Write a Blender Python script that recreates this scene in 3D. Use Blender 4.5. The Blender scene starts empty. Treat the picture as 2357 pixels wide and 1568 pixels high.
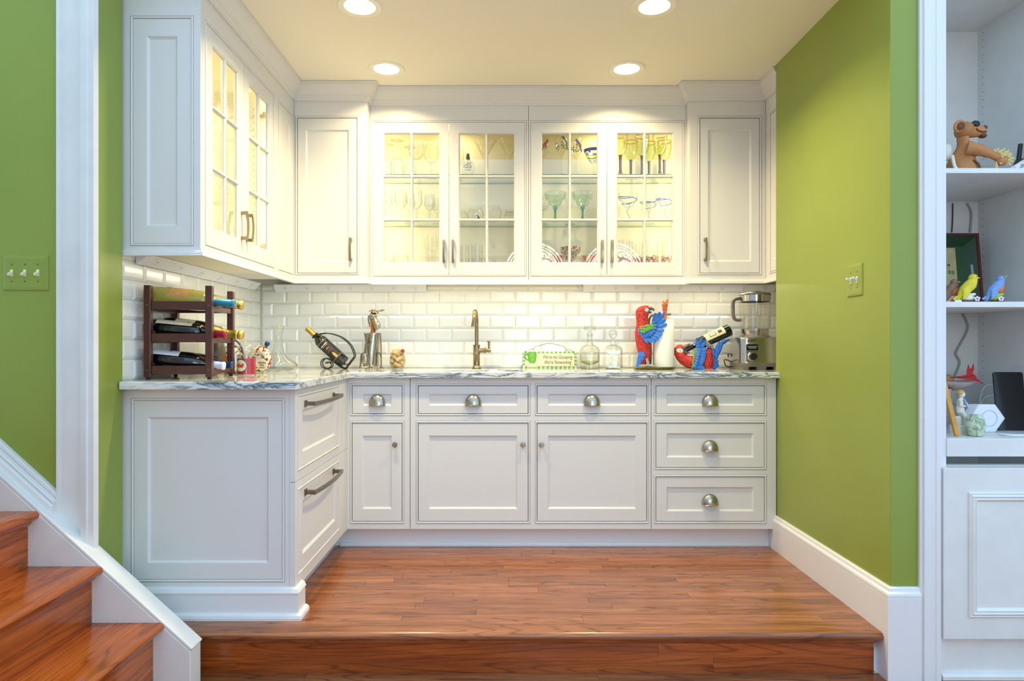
import bpy, math, random
from mathutils import Vector, Matrix

# ---------------------------------------------------------------- camera, world, lights, exposure
SC = bpy.context.scene
COL = SC.collection
F, U0, V0, EYE = 1500.0, 1160.0, 795.0, 1.035      # focal length in px, vanishing point, eye height over the raised floor
W_, H_ = 2357.0, 1568.0
cam_d = bpy.data.cameras.new('camera'); cam = bpy.data.objects.new('camera', cam_d); COL.objects.link(cam)
cam.location = (0, 0, EYE); cam.rotation_euler = (math.pi / 2, 0, 0)
cam_d.sensor_fit = 'HORIZONTAL'; cam_d.sensor_width = 36.0; cam_d.lens = 36.0 * F / W_
cam_d.shift_x = (W_ / 2 - U0) / W_; cam_d.shift_y = (V0 - H_ / 2) / W_
cam_d.clip_start = 0.05
SC.camera = cam

SC.view_settings.view_transform = 'Standard'; SC.view_settings.look = 'None'
SC.view_settings.gamma = 1.0; SC.view_settings.use_curve_mapping = False
SC.view_settings.exposure = 0.08
SC.cycles.max_bounces = 8; SC.cycles.transparent_max_bounces = 18
SC.cycles.diffuse_bounces = 4; SC.cycles.glossy_bounces = 3; SC.cycles.transmission_bounces = 4
SC.cycles.caustics_reflective = False; SC.cycles.caustics_refractive = False
SC.cycles.sample_clamp_indirect = 4.0

world = bpy.data.worlds.new('daylight'); SC.world = world; world.use_nodes = True
bg = world.node_tree.nodes['Background']
bg.inputs[0].default_value = (0.52, 0.74, 1.0, 1); bg.inputs[1].default_value = 1.75

WARM = (1.0, 0.80, 0.44)
def area_light(name, loc, size, power, col, rot=(0, 0, 0), sizey=None, shape=None, spread=None):
    d = bpy.data.lights.new(name, 'AREA'); d.energy = power; d.color = col
    d.shape = shape or ('RECTANGLE' if sizey else 'SQUARE'); d.size = size
    if sizey: d.size_y = sizey
    if spread: d.spread = spread
    o = bpy.data.objects.new(name, d); COL.objects.link(o); o.location = loc; o.rotation_euler = rot
    return o
CEIL = 2.462
CANS = [(-0.606, 2.74), (0.632, 2.74), (-0.606, 3.36), (0.633, 3.36)]
for cx, cy in CANS:
    area_light('downlight_beam', (cx, cy, CEIL - 0.012), 0.11, 14.0 if cy < 3 else 6.5, WARM, shape='DISK', spread=math.radians(140))

# ---------------------------------------------------------------- geometry: positions of the main planes
D_WALL = 3.896; X_L = -1.457; Z_C = 0.90
Y_CF = 3.27; Y_BF = 3.305; Y_TOE = 3.365
X_R = 1.384; Y_RF = 2.335; Z_LOW = -0.162
X_J = -1.43; Y_LF = 2.30; Y_LB = 2.445
X_BL = -0.793; X_CE = -0.77; Y_CL = 2.412; Y_BP = 2.475
Y_S = 3.57; Y_M = 3.64; X_UF = -1.15; Y_UE = 2.49; X_URF = 1.435
Z_RAIL = 1.373; Z_CROWN = 2.372
def X(px, y): return (px - U0) * y / F
def Z(py, y): return EYE - (py - V0) * y / F

# ---------------------------------------------------------------- helpers
rnd = random.Random(7)
class MB:
    def __init__(s): s.v = []; s.f = []; s.m = []; s.s = []
    def add(s, vs, fs, mi=0, sm=False, T=None):
        n = len(s.v)
        s.v += [tuple(T @ Vector(p)) for p in vs] if T is not None else [tuple(p) for p in vs]
        for f in fs: s.f.append([i + n for i in f]); s.m.append(mi); s.s.append(sm)
        return s
    def box(s, x0, x1, y0, y1, z0, z1, mi=0, T=None):
        vs = [(x0,y0,z0),(x1,y0,z0),(x1,y1,z0),(x0,y1,z0),(x0,y0,z1),(x1,y0,z1),(x1,y1,z1),(x0,y1,z1)]
        return s.add(vs, [(0,3,2,1),(4,5,6,7),(0,1,5,4),(1,2,6,5),(2,3,7,6),(3,0,4,7)], mi, False, T)
    def loft(s, loops, mi=0, sm=True, cap0=True, cap1=True, T=None, closed=False):
        n = len(loops[0]); vs = [p for l in loops for p in l]; fs = []
        k = len(loops)
        for a in range(k if closed else k - 1):
            b = (a + 1) % k
            for i in range(n):
                j = (i + 1) % n
                fs.append((a*n+i, a*n+j, b*n+j, b*n+i))
        if not closed:
            if cap0: fs.append(tuple(range(n))[::-1])
            if cap1: fs.append(tuple((k-1)*n + i for i in range(n)))
        return s.add(vs, fs, mi, sm, T)
    def lathe(s, prof, seg=24, mi=0, T=None, sm=True, cap=False):
        # prof: (r, z) list; r=0 collapses
        vs = []; idx = []
        for r, z in prof:
            if r < 1e-6: idx.append([len(vs)]); vs.append((0, 0, z))
            else:
                idx.append(list(range(len(vs), len(vs) + seg)))
                vs += [(r*math.cos(2*math.pi*i/seg), r*math.sin(2*math.pi*i/seg), z) for i in range(seg)]
        fs = []
        for a, b in zip(idx, idx[1:]):
            if len(a) == 1 and len(b) == 1: continue
            for i in range(seg):
                j = (i + 1) % seg
                if len(a) == 1: fs.append((a[0], b[j], b[i]))
                elif len(b) == 1: fs.append((a[i], a[j], b[0]))
                else: fs.append((a[i], a[j], b[j], b[i]))
        if cap:
            if len(idx[0]) > 1: fs.append(tuple(idx[0])[::-1])
            if len(idx[-1]) > 1: fs.append(tuple(idx[-1]))
        return s.add(vs, fs, mi, sm, T)
    def tube(s, pts, r, seg=8, mi=0, closed=False, T=None, flat=1.0):
        pts = [Vector(p) for p in pts]; n = len(pts); loops = []
        up = Vector((0.13, 0.31, 0.94)).normalized(); prev = None
        for i, p in enumerate(pts):
            a = pts[(i-1) % n] if (closed or i > 0) else p
            b = pts[(i+1) % n] if (closed or i < n-1) else p
            t = (b - a).normalized() if (b - a).length > 1e-9 else Vector((0,0,1))
            if prev is None: u = t.cross(up).normalized()
            else:
                u = prev - t * prev.dot(t)
                u = u.normalized() if u.length > 1e-6 else t.cross(up).normalized()
            prev = u; w = t.cross(u)
            rr = r[i] if isinstance(r, (list, tuple)) else r
            loops.append([tuple(p + (u*math.cos(2*math.pi*k/seg) + w*flat*math.sin(2*math.pi*k/seg)) * rr) for k in range(seg)])
        return s.loft(loops, mi, True, T=T, closed=closed)
    def ell(s, c, r, seg=14, rings=8, mi=0, R=None, T=None):
        if not isinstance(r, (list, tuple)): r = (r, r, r)
        M = Matrix.Translation(c) @ (R.to_4x4() if R is not None else Matrix.Identity(4)) @ Matrix.Diagonal((r[0], r[1], r[2], 1))
        if T is not None: M = T @ M
        prof = [(math.sin(math.pi*i/rings), -math.cos(math.pi*i/rings)) for i in range(rings+1)]
        prof[0] = (0, -1); prof[-1] = (0, 1)
        return s.lathe(prof, seg, mi, M)
    def feather(s, a, b, w, t, mi=0, n=(0, -1, 0), T=None, seg=8, rings=6):
        # flat petal from a to b, width w, thickness t, facing n
        a, b, n = Vector(a), Vector(b), Vector(n)
        d = b - a; z = d.normalized(); x = n.cross(z).normalized(); y = z.cross(x)
        M = Matrix((x, y, z)).transposed().to_4x4(); M.translation = (a + b) / 2
        M = M @ Matrix.Diagonal((w/2, t/2, d.length/2, 1))
        if T is not None: M = T @ M
        prof = [(0,-1)] + [(math.sin(math.pi*i/rings)**0.6, -math.cos(math.pi*i/rings)) for i in range(1, rings)] + [(0,1)]
        return s.lathe(prof, seg, mi, M)
    def prism(s, poly, a0, a1, axis='y', mi=0, sm=False, T=None):
        def P(p, a):
            return {'y': (p[0], a, p[1]), 'x': (a, p[0], p[1]), 'z': (p[0], p[1], a)}[axis]
        return s.loft([[P(p, a0) for p in poly], [P(p, a1) for p in poly]], mi, sm, T=T)
    def rings(s, rs, cap0=False, cap1=False, mi=0, T=None):
        # rs: list of (x0,x1,z0,z1,y)
        return s.loft([[(x0,y,z0),(x1,y,z0),(x1,y,z1),(x0,y,z1)] for x0,x1,z0,z1,y in rs], mi, False, cap0, cap1, T)
    def cells(s, us, vs, keep, w0, w1, plane='xy', mi=0, T=None):
        P = {'xy': lambda u, v, w: (u, v, w), 'xz': lambda u, v, w: (u, w, v), 'yz': lambda u, v, w: (w, u, v)}[plane]
        nu, nv = len(us), len(vs); vt = []; fs = []
        for w in (w0, w1):
            for v in vs:
                for u in us: vt.append(P(u, v, w))
        I = lambda i, j, k: k*nu*nv + j*nu + i
        K = lambda i, j: 0 <= i < nu-1 and 0 <= j < nv-1 and keep(i, j)
        for i in range(nu-1):
            for j in range(nv-1):
                if not K(i, j): continue
                fs.append((I(i,j,1), I(i+1,j,1), I(i+1,j+1,1), I(i,j+1,1)))
                fs.append((I(i,j,0), I(i,j+1,0), I(i+1,j+1,0), I(i+1,j,0)))
                if not K(i-1,j): fs.append((I(i,j,0), I(i,j,1), I(i,j+1,1), I(i,j+1,0)))
                if not K(i+1,j): fs.append((I(i+1,j,0), I(i+1,j+1,0), I(i+1,j+1,1), I(i+1,j,1)))
                if not K(i,j-1): fs.append((I(i,j,0), I(i+1,j,0), I(i+1,j,1), I(i,j,1)))
                if not K(i,j+1): fs.append((I(i,j+1,0), I(i,j+1,1), I(i+1,j+1,1), I(i+1,j+1,0)))
        used = sorted({i for f in fs for i in f}); re = {o: n for n, o in enumerate(used)}
        return s.add([vt[i] for i in used], [tuple(re[i] for i in f) for f in fs], mi, False, T)
    def mesh(s, name, mats, recalc=True, ang=38):
        import bmesh
        me = bpy.data.meshes.new(name); me.from_pydata(s.v, [], s.f)
        for m in (mats if isinstance(mats, (list, tuple)) else [mats]): me.materials.append(MAT[m])
        me.polygons.foreach_set('material_index', s.m); me.polygons.foreach_set('use_smooth', s.s)
        if recalc:
            bm = bmesh.new(); bm.from_mesh(me); bmesh.ops.recalc_face_normals(bm, faces=bm.faces); bm.to_mesh(me); bm.free()
        if any(s.s): me.set_sharp_from_angle(angle=math.radians(ang))
        me.update(); return me
    def build(s, name, mats, parent=None, bevel=0, segs=2, loc=None, rot=None, **k):
        return link(name, s.mesh(name, mats, **k), parent, bevel, segs, loc, rot)

def link(name, me, parent=None, bevel=0, segs=2, loc=None, rot=None):
    o = bpy.data.objects.new(name, me); COL.objects.link(o)
    if parent: o.parent = parent
    if loc: o.location = loc
    if rot: o.rotation_euler = rot
    if bevel:
        m = o.modifiers.new('bevel', 'BEVEL'); m.width = bevel; m.segments = segs; m.limit_method = 'ANGLE'; m.angle_limit = math.radians(40)
    return o
def tag(o, label=None, cat=None, group=None, kind=None):
    if label: o['label'] = label
    if cat: o['category'] = cat
    if group: o['group'] = group
    if kind: o['kind'] = kind
    return o
def thing(name, label, cat, loc=(0,0,0), rotz=0, group=None, rot=None):
    o = bpy.data.objects.new(name, None); COL.objects.link(o); o.empty_display_size = 0.05
    o.location = loc; o.rotation_euler = rot or (0, 0, rotz)
    return tag(o, label, cat, group)
def struct(o, label=None, cat=None):
    return tag(o, label, cat, kind='structure')
def sgroup(name, label=None, cat=None, loc=(0,0,0)):
    o = bpy.data.objects.new(name, None); COL.objects.link(o); o.location = loc
    return struct(o, label, cat)
def copy_tree(o, parent=None):
    c = o.copy(); COL.objects.link(c); c.parent = parent
    for ch in list(o.children): copy_tree(ch, c)
    return c
def text_mesh(txt, size, mats, shear=0, extrude=0.0004, align='CENTER', res=3, bend=None, T=None, spacing=1.0):
    cu = bpy.data.curves.new('lettering', 'FONT'); cu.body = txt; cu.size = size; cu.shear = shear
    cu.extrude = extrude; cu.align_x = align; cu.align_y = 'CENTER'; cu.resolution_u = res; cu.space_character = spacing
    ob = bpy.data.objects.new('lettering', cu); COL.objects.link(ob)
    dg = bpy.context.evaluated_depsgraph_get()
    me = bpy.data.meshes.new_from_object(ob.evaluated_get(dg))
    bpy.data.objects.remove(ob); bpy.data.curves.remove(cu)
    me.materials.clear(); me.materials.append(MAT[mats])
    for v in me.vertices:
        x, y, z = v.co
        if bend:   # wrap round a z axis cylinder of radius bend, facing -y
            a = x / bend; r = bend + z
            v.co = (r*math.sin(a), -r*math.cos(a), y)
        else: v.co = (x, -z, y)                          # upright, facing -y
        if T is not None: v.co = T @ v.co
    return me

# ---------------------------------------------------------------- materials
MAT = {}
def srgb(r, g, b):
    c = lambda x: (x/255/12.92) if x/255 <= 0.04045 else ((x/255+0.055)/1.055)**2.4
    return (c(r), c(g), c(b), 1)
class NT:
    def __init__(s, name):
        s.m = bpy.data.materials.new(name); s.m.use_nodes = True; MAT[name] = s.m
        s.t = s.m.node_tree; s.b = s.t.nodes['Principled BSDF']; s.out = s.t.nodes['Material Output']
    def n(s, kind, **kw):
        nd = s.t.nodes.new('ShaderNode' + kind)
        for k, v in kw.items():
            if k.startswith('i_'):
                key = k[2:]; nd.inputs[int(key) if key.isdigit() else key.replace('_', ' ')].default_value = v
            else: setattr(nd, k, v)
        return nd
    def l(s, a, b): s.t.links.new(a, b)
    def ramp(s, stops, src, interp='LINEAR'):
        r = s.n('ValToRGB'); e = r.color_ramp.elements; r.color_ramp.interpolation = interp
        while len(e) < len(stops): e.new(0.5)
        for i, (p, c) in enumerate(stops): e[i].position = p; e[i].color = c
        s.l(src, r.inputs[0]); return r
    def bump(s, src, strength=0.2, dist=0.002):
        b = s.n('Bump', i_Strength=strength, i_Distance=dist); s.l(src, b.inputs['Height']); s.l(b.outputs[0], s.b.inputs['Normal']); return b
def plain(name, col, rough=0.5, metal=0.0, coat=0, spec=None, emit=None, estr=0, noise=None, bump=None, sss=0):
    t = NT(name); b = t.b
    b.inputs['Base Color'].default_value = col; b.inputs['Roughness'].default_value = rough; b.inputs['Metallic'].default_value = metal
    if coat: b.inputs['Coat Weight'].default_value = coat; b.inputs['Coat Roughness'].default_value = 0.08
    if spec is not None: b.inputs['Specular IOR Level'].default_value = spec
    if emit: b.inputs['Emission Color'].default_value = emit; b.inputs['Emission Strength'].default_value = estr
    if noise or bump:
        tc = t.n('TexCoord'); nz = t.n('TexNoise', i_Scale=(noise or bump)[0], i_Detail=4.0); t.l(tc.outputs['Object'], nz.inputs['Vector'])
        if noise:
            sc = noise[1]; d = tuple(max(0, c*(1-sc)) for c in col[:3]) + (1,); u = tuple(min(1, c*(1+sc)) for c in col[:3]) + (1,)
            r = t.ramp([(0.3, d), (0.7, u)], nz.outputs['Fac']); t.l(r.outputs[0], b.inputs['Base Color'])
        if bump: t.bump(nz.outputs['Fac'], bump[1], bump[2] if len(bump) > 2 else 0.002)
    return t
def thin_glass(name, tint=(0.97, 0.98, 0.96, 1), edge=(0.72, 0.76, 0.70, 1), fres=1.0, rough=0.0, blend=0.3):
    t = NT(name); t.t.nodes.remove(t.b)
    lw = t.n('LayerWeight', i_Blend=blend); r = t.ramp([(0.35, tint), (1.0, edge)], lw.outputs['Facing'])
    tr = t.n('BsdfTransparent'); t.l(r.outputs[0], tr.inputs[0])
    gl = t.n('BsdfGlossy'); gl.inputs['Roughness'].default_value = rough; gl.inputs[0].default_value = (1,1,1,1)
    geo = t.n('NewGeometry'); ior = t.n('MapRange', i_3=1.5, i_4=1/1.5); t.l(geo.outputs['Backfacing'], ior.inputs[0])
    fr = t.n('Fresnel'); t.l(ior.outputs[0], fr.inputs['IOR']); mu = t.n('Math', operation='MULTIPLY'); mu.inputs[1].default_value = fres; mu.use_clamp = True
    t.l(fr.outputs[0], mu.inputs[0])
    mx = t.n('MixShader'); t.l(mu.outputs[0], mx.inputs[0]); t.l(tr.outputs[0], mx.inputs[1]); t.l(gl.outputs[0], mx.inputs[2])
    t.l(mx.outputs[0], t.out.inputs[0]); return t

plain('cab_white', srgb(224, 223, 219), 0.42, bump=(220, 0.03, 0.0006))
plain('cab_inside', srgb(242, 236, 212), 0.5)
plain('trim_white', srgb(230, 230, 230), 0.38, bump=(60, 0.12, 0.0012))
plain('old_white', srgb(226, 226, 222), 0.42, bump=(40, 0.25, 0.0015), noise=(9, 0.04))
plain('ceiling_paint', srgb(248, 243, 228), 0.85, bump=(160, 0.06, 0.001))
t = plain('green_paint', srgb(140, 156, 62), 0.36, noise=(1.6, 0.06), bump=(18, 0.10, 0.002))
plain('grout', srgb(226, 224, 212), 0.8)
t = plain('tile_glaze', srgb(238, 238, 232), 0.13, coat=0.2)
plain('dark_gap', srgb(40, 38, 34), 0.8)
plain('plaster', srgb(240, 240, 240), 0.8)
# brushed nickel
t = plain('nickel', srgb(176, 168, 152), 0.26, 1.0); 
plain('nickel_dark', srgb(128, 118, 104), 0.3, 1.0)
plain('bronze_nickel', srgb(158, 140, 108), 0.27, 1.0)
plain('steel', srgb(196, 192, 182), 0.24, 1.0)
plain('chrome', srgb(225, 225, 225), 0.07, 1.0)
plain('iron', srgb(62, 58, 52), 0.45, 0.7)
plain('grey_plastic', srgb(112, 106, 94), 0.42)
plain('black_plastic', srgb(26, 26, 28), 0.35)
plain('black_gloss', srgb(18, 18, 22), 0.12)
plain('white_plastic', srgb(236, 238, 244), 0.35)
plain('ivory_plastic', srgb(238, 228, 190), 0.35)
plain('rubber', srgb(20, 20, 20), 0.7)
plain('rack_wood', srgb(74, 30, 20), 0.32, coat=0.3, noise=(26, 0.25))
plain('light_wood', srgb(206, 148, 58), 0.4, noise=(30, 0.15))
plain('bottle_dark', srgb(22, 24, 14), 0.05, coat=0.6)
plain('bottle_black', srgb(14, 14, 14), 0.05, coat=0.6)
plain('wine_gold', srgb(170, 160, 72), 0.06, coat=0.6)
plain('label_cream', srgb(232, 222, 186), 0.6)
plain('label_white', srgb(232, 234, 240), 0.6)
plain('label_orange', srgb(196, 150, 84), 0.6, noise=(120, 0.18))
plain('label_black', srgb(34, 36, 40), 0.5)
plain('label_teal', srgb(40, 160, 150), 0.5)
plain('foil_blue', srgb(46, 130, 158), 0.32, 0.25)
plain('foil_navy', srgb(28, 62, 112), 0.3, 0.25)
plain('foil_gold', srgb(216, 184, 96), 0.28, 0.85, bump=(90, 0.6, 0.002))
plain('foil_red', srgb(156, 22, 46), 0.35, 0.2)
plain('foil_white', srgb(214, 222, 246), 0.35)
plain('foil_orange', srgb(206, 152, 66), 0.28, 0.8)
plain('ink_black', srgb(38, 34, 32), 0.6); plain('ink_red', srgb(196, 44, 52), 0.5); plain('ink_blue', srgb(40, 66, 120), 0.5)
plain('ink_gold', srgb(214, 178, 84), 0.45); plain('ink_white', srgb(236, 236, 240), 0.5); plain('ink_brown', srgb(104, 58, 30), 0.6)
plain('green_leaf', srgb(92, 160, 52), 0.5); plain('lilac', srgb(206, 200, 210), 0.55); plain('sign_green', srgb(104, 176, 58), 0.5)
plain('saucer', srgb(226, 226, 190), 0.5); plain('cocoa', srgb(150, 110, 70), 0.5)
plain('candle_wax', srgb(176, 18, 56), 0.45)
plain('berry', srgb(205, 32, 40), 0.3)
plain('amber', srgb(170, 88, 30), 0.3)
plain('cork', srgb(208, 176, 118), 0.8, noise=(240, 0.18)); plain('cork_red', srgb(150, 62, 50), 0.8, noise=(200, 0.2))
plain('silver_scrap', srgb(176, 168, 150), 0.24, 0.95, bump=(24, 0.25, 0.003))
plain('towel', srgb(240, 240, 236), 0.9, bump=(70, 0.5, 0.002))
plain('terracotta', srgb(196, 100, 66), 0.6); plain('butterfly', srgb(226, 150, 70), 0.6)
plain('branch', srgb(120, 106, 64), 0.6, noise=(40, 0.25)); plain('moss_log', srgb(112, 112, 42), 0.6, noise=(30, 0.3))
plain('parrot_blue', srgb(44, 112, 206), 0.42, noise=(60, 0.2)); plain('parrot_green', srgb(86, 160, 60), 0.45, noise=(80, 0.2))
plain('parrot_face', srgb(226, 222, 200), 0.5); plain('beak_grey', srgb(98, 92, 82), 0.4); plain('foot_grey', srgb(150, 152, 154), 0.5)
plain('eye_ring', srgb(196, 190, 150), 0.4); plain('eye_black', srgb(20, 18, 16), 0.15)
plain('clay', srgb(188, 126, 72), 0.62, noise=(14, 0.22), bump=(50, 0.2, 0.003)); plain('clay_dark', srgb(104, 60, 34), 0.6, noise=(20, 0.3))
plain('pale_gold', srgb(214, 196, 130), 0.45)
plain('tray_red', srgb(92, 30, 26), 0.5); plain('tray_green', srgb(24, 62, 30), 0.45); plain('tray_floor', srgb(36, 80, 44), 0.5)
plain('canvas', srgb(188, 176, 134), 0.7, noise=(30, 0.12)); plain('cow_tan', srgb(198, 150, 100), 0.6); plain('tree_grey', srgb(120, 128, 92), 0.7); plain('field', srgb(160, 140, 100), 0.7)
plain('bird_yellow', srgb(228, 210, 40), 0.4, noise=(40, 0.1)); plain('bird_orange', srgb(226, 120, 62), 0.45); plain('bird_brown', srgb(140, 104, 84), 0.5)
plain('bird_blue', srgb(120, 158, 216), 0.42); plain('bird_white', srgb(232, 226, 216), 0.45); plain('beak_yellow', srgb(232, 190, 50), 0.4); plain('beak_pink', srgb(240, 146, 110), 0.4)
plain('petal', srgb(238, 214, 226), 0.5); plain('moss_green', srgb(170, 196, 80), 0.5); plain('plinth', srgb(84, 46, 38), 0.3)
plain('porcelain', srgb(234, 230, 214), 0.2); plain('hair_gold', srgb(214, 170, 100), 0.4); plain('porcelain_blue', srgb(150, 176, 214), 0.3)
plain('red_leaf', srgb(200, 22, 24), 0.45); plain('gourd', srgb(196, 150, 84), 0.5); plain('dish', srgb(196, 176, 170), 0.25, noise=(30, 0.12))
plain('cable_grey', srgb(160, 162, 164), 0.5); plain('paper', srgb(224, 222, 218), 0.8)
plain('cardboard', srgb(186, 126, 74), 0.7); plain('shaker', srgb(196, 194, 188), 0.14, 1.0); plain('shaker_top', srgb(92, 88, 76), 0.35, 0.4)
plain('stem_brown', srgb(92, 60, 46), 0.12, coat=0.5); plain('lime', srgb(176, 208, 60), 0.25); plain('cobalt', srgb(36, 70, 214), 0.2)
plain('stripe_red', srgb(226, 70, 50), 0.3); plain('stripe_yellow', srgb(214, 204, 60), 0.3); plain('rim_amber', srgb(196, 122, 30), 0.2)
plain('bird_red', srgb(196, 40, 36), 0.45); plain('leaf_dark', srgb(64, 104, 60), 0.5); plain('hinge', srgb(206, 196, 160), 0.3, 0.8)
plain('lens', srgb(255, 250, 235), 0.4, emit=(1.0, 0.93, 0.76, 1), estr=9.0)
MAT['lens'].cycles.emission_sampling = 'NONE'
plain('can_inner', srgb(250, 246, 230), 0.35)
thin_glass('glass_clear', (0.95, 0.96, 0.93, 1), (0.42, 0.45, 0.38, 1), 1.6, blend=0.42); thin_glass('glass_pane', (0.985, 0.99, 0.98, 1), (0.9, 0.93, 0.9, 1), 1.5)
thin_glass('glass_shelf', (0.97, 0.985, 0.965, 1), (0.80, 0.88, 0.78, 1), 1.0)
thin_glass('glass_crystal', (0.91, 0.92, 0.87, 1), (0.40, 0.43, 0.34, 1), 2.0, blend=0.42)
thin_glass('glass_green', (0.74, 0.86, 0.62, 1), (0.24, 0.50, 0.26, 1), 1.4, blend=0.42); thin_glass('glass_deep_green', (0.30, 0.62, 0.34, 1), (0.06, 0.34, 0.14, 1))
thin_glass('glass_pale_green', (0.90, 0.94, 0.76, 1), (0.55, 0.66, 0.36, 1), 1.3, blend=0.42)
thin_glass('glass_jar', (0.96, 0.96, 0.94, 1), (0.72, 0.72, 0.66, 1), 1.2)
thin_glass('liquor', (0.93, 0.90, 0.62, 1), (0.72, 0.66, 0.30, 1))
thin_glass('glass_yellow', (0.80, 0.78, 0.36, 1), (0.42, 0.40, 0.12, 1), 1.2)
plain('shelf_edge', srgb(84, 146, 92), 0.15)

def wood(name, axis, cols, gloss=0.22, s=1.0, dark=0.45):
    t = NT(name); tc = t.n('TexCoord'); oi = t.n('ObjectInfo')
    add = t.n('VectorMath', operation='ADD'); mul = t.n('Math', operation='MULTIPLY', i_1=37.0); t.l(oi.outputs['Random'], mul.inputs[0])
    cmb = t.n('CombineXYZ'); [t.l(mul.outputs[0], cmb.inputs[i]) for i in range(3)]
    t.l(tc.outputs['Object'], add.inputs[0]); t.l(cmb.outputs[0], add.inputs[1])
    sc = [26*s, 26*s, 26*s]; sc['XYZ'.index(axis)] = 1.7*s
    mp = t.n('Mapping'); mp.inputs['Scale'].default_value = sc; t.l(add.outputs[0], mp.inputs[0])
    n1 = t.n('TexNoise', i_Scale=1.0, i_Detail=5.0, i_Distortion=0.6, i_Roughness=0.6); t.l(mp.outputs[0], n1.inputs['Vector'])
    # cathedral figure: contour lines of a smooth stretched noise
    sc2 = [11*s, 11*s, 11*s]; sc2['XYZ'.index(axis)] = 0.9*s
    mp2 = t.n('Mapping'); mp2.inputs['Scale'].default_value = sc2; t.l(add.outputs[0], mp2.inputs[0])
    n2 = t.n('TexNoise', i_Scale=1.0, i_Detail=1.5, i_Distortion=0.4); t.l(mp2.outputs[0], n2.inputs['Vector'])
    m2 = t.n('Math', operation='MULTIPLY', i_1=26.0); t.l(n2.outputs['Fac'], m2.inputs[0]); fr = t.n('Math', operation='PINGPONG', i_1=1.0); t.l(m2.outputs[0], fr.inputs[0])
    r1 = t.ramp([(0.25, cols[0]), (0.5, cols[1]), (0.78, cols[2])], n1.outputs['Fac'])
    r2 = t.ramp([(0.0, (dark, dark*0.86, dark*0.78, 1)), (0.26, (0.95, 0.94, 0.92, 1)), (1, (1, 1, 1, 1))], fr.outputs[0])
    sc3 = [420*s, 420*s, 420*s]; sc3['XYZ'.index(axis)] = 14*s
    mp3 = t.n('Mapping'); mp3.inputs['Scale'].default_value = sc3; t.l(add.outputs[0], mp3.inputs[0])
    n3 = t.n('TexNoise', i_Scale=1.0, i_Detail=2.0); t.l(mp3.outputs[0], n3.inputs['Vector'])
    r4 = t.ramp([(0.34, (0.62, 0.55, 0.5, 1)), (0.5, (1, 1, 1, 1))], n3.outputs['Fac'])
    mx = t.n('MixRGB', blend_type='MULTIPLY', i_0=0.75); t.l(r1.outputs[0], mx.inputs[1]); t.l(r2.outputs[0], mx.inputs[2])
    # per-board tone
    r3 = t.ramp([(0, (0.80, 0.78, 0.76, 1)), (1, (1.1, 1.06, 1.0, 1))], oi.outputs['Random'])
    mx2 = t.n('MixRGB', blend_type='MULTIPLY', i_0=0.8); t.l(mx.outputs[0], mx2.inputs[1]); t.l(r3.outputs[0], mx2.inputs[2])
    mx3 = t.n('MixRGB', blend_type='MULTIPLY', i_0=0.7); t.l(mx2.outputs[0], mx3.inputs[1]); t.l(r4.outputs[0], mx3.inputs[2]); mx2 = mx3
    t.l(mx2.outputs[0], t.b.inputs['Base Color']); t.b.inputs['Roughness'].default_value = gloss
    t.b.inputs['Coat Weight'].default_value = 0.25; t.b.inputs['Coat Roughness'].default_value = 0.12
    t.bump(n1.outputs['Fac'], 0.06, 0.001); return t
OAK = [srgb(106, 62, 36), srgb(156, 96, 57), srgb(186, 126, 82)]
wood('oak_x', 'X', OAK, 0.24, 1.0, 0.34); wood('oak_y', 'Y', [srgb(134, 62, 16), srgb(180, 92, 30), srgb(202, 116, 46)], 0.16, 0.8)
wood('oak_riser', 'X', [srgb(122, 56, 18), srgb(168, 84, 30), srgb(196, 110, 48)], 0.2, 0.8, 0.35)

def marble():
    t = NT('marble'); tc = t.n('TexCoord'); mp = t.n('Mapping'); mp.inputs['Scale'].default_value = (2.2, 8.0, 14.0); mp.inputs['Rotation'].default_value = (0, 0, 0.10)
    t.l(tc.outputs['Object'], mp.inputs[0])
    n = t.n('TexNoise', i_Scale=2.0, i_Detail=8.0, i_Roughness=0.62, i_Distortion=1.1); t.l(mp.outputs[0], n.inputs['Vector'])
    d = t.n('Math', operation='SUBTRACT', i_1=0.5); t.l(n.outputs['Fac'], d.inputs[0]); a = t.n('Math', operation='ABSOLUTE'); t.l(d.outputs[0], a.inputs[0])
    n2 = t.n('TexNoise', i_Scale=0.9, i_Detail=3.0); t.l(mp.outputs[0], n2.inputs['Vector'])
    rr = t.ramp([(0.34, (0, 0, 0, 1)), (0.52, (1, 1, 1, 1))], n2.outputs['Fac'])
    v = t.ramp([(0.0, srgb(62, 84, 92)), (0.018, srgb(128, 146, 152)), (0.05, srgb(206, 212, 212)), (0.12, srgb(236, 236, 230))], a.outputs[0])
    mx = t.n('MixRGB', i_1=srgb(234, 234, 228)); t.l(rr.outputs[0], mx.inputs[0]); t.l(v.outputs[0], mx.inputs[2])
    t.l(mx.outputs[0], t.b.inputs['Base Color']); t.b.inputs['Roughness'].default_value = 0.07; t.b.inputs['Coat Weight'].default_value = 0.2
marble()

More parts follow.
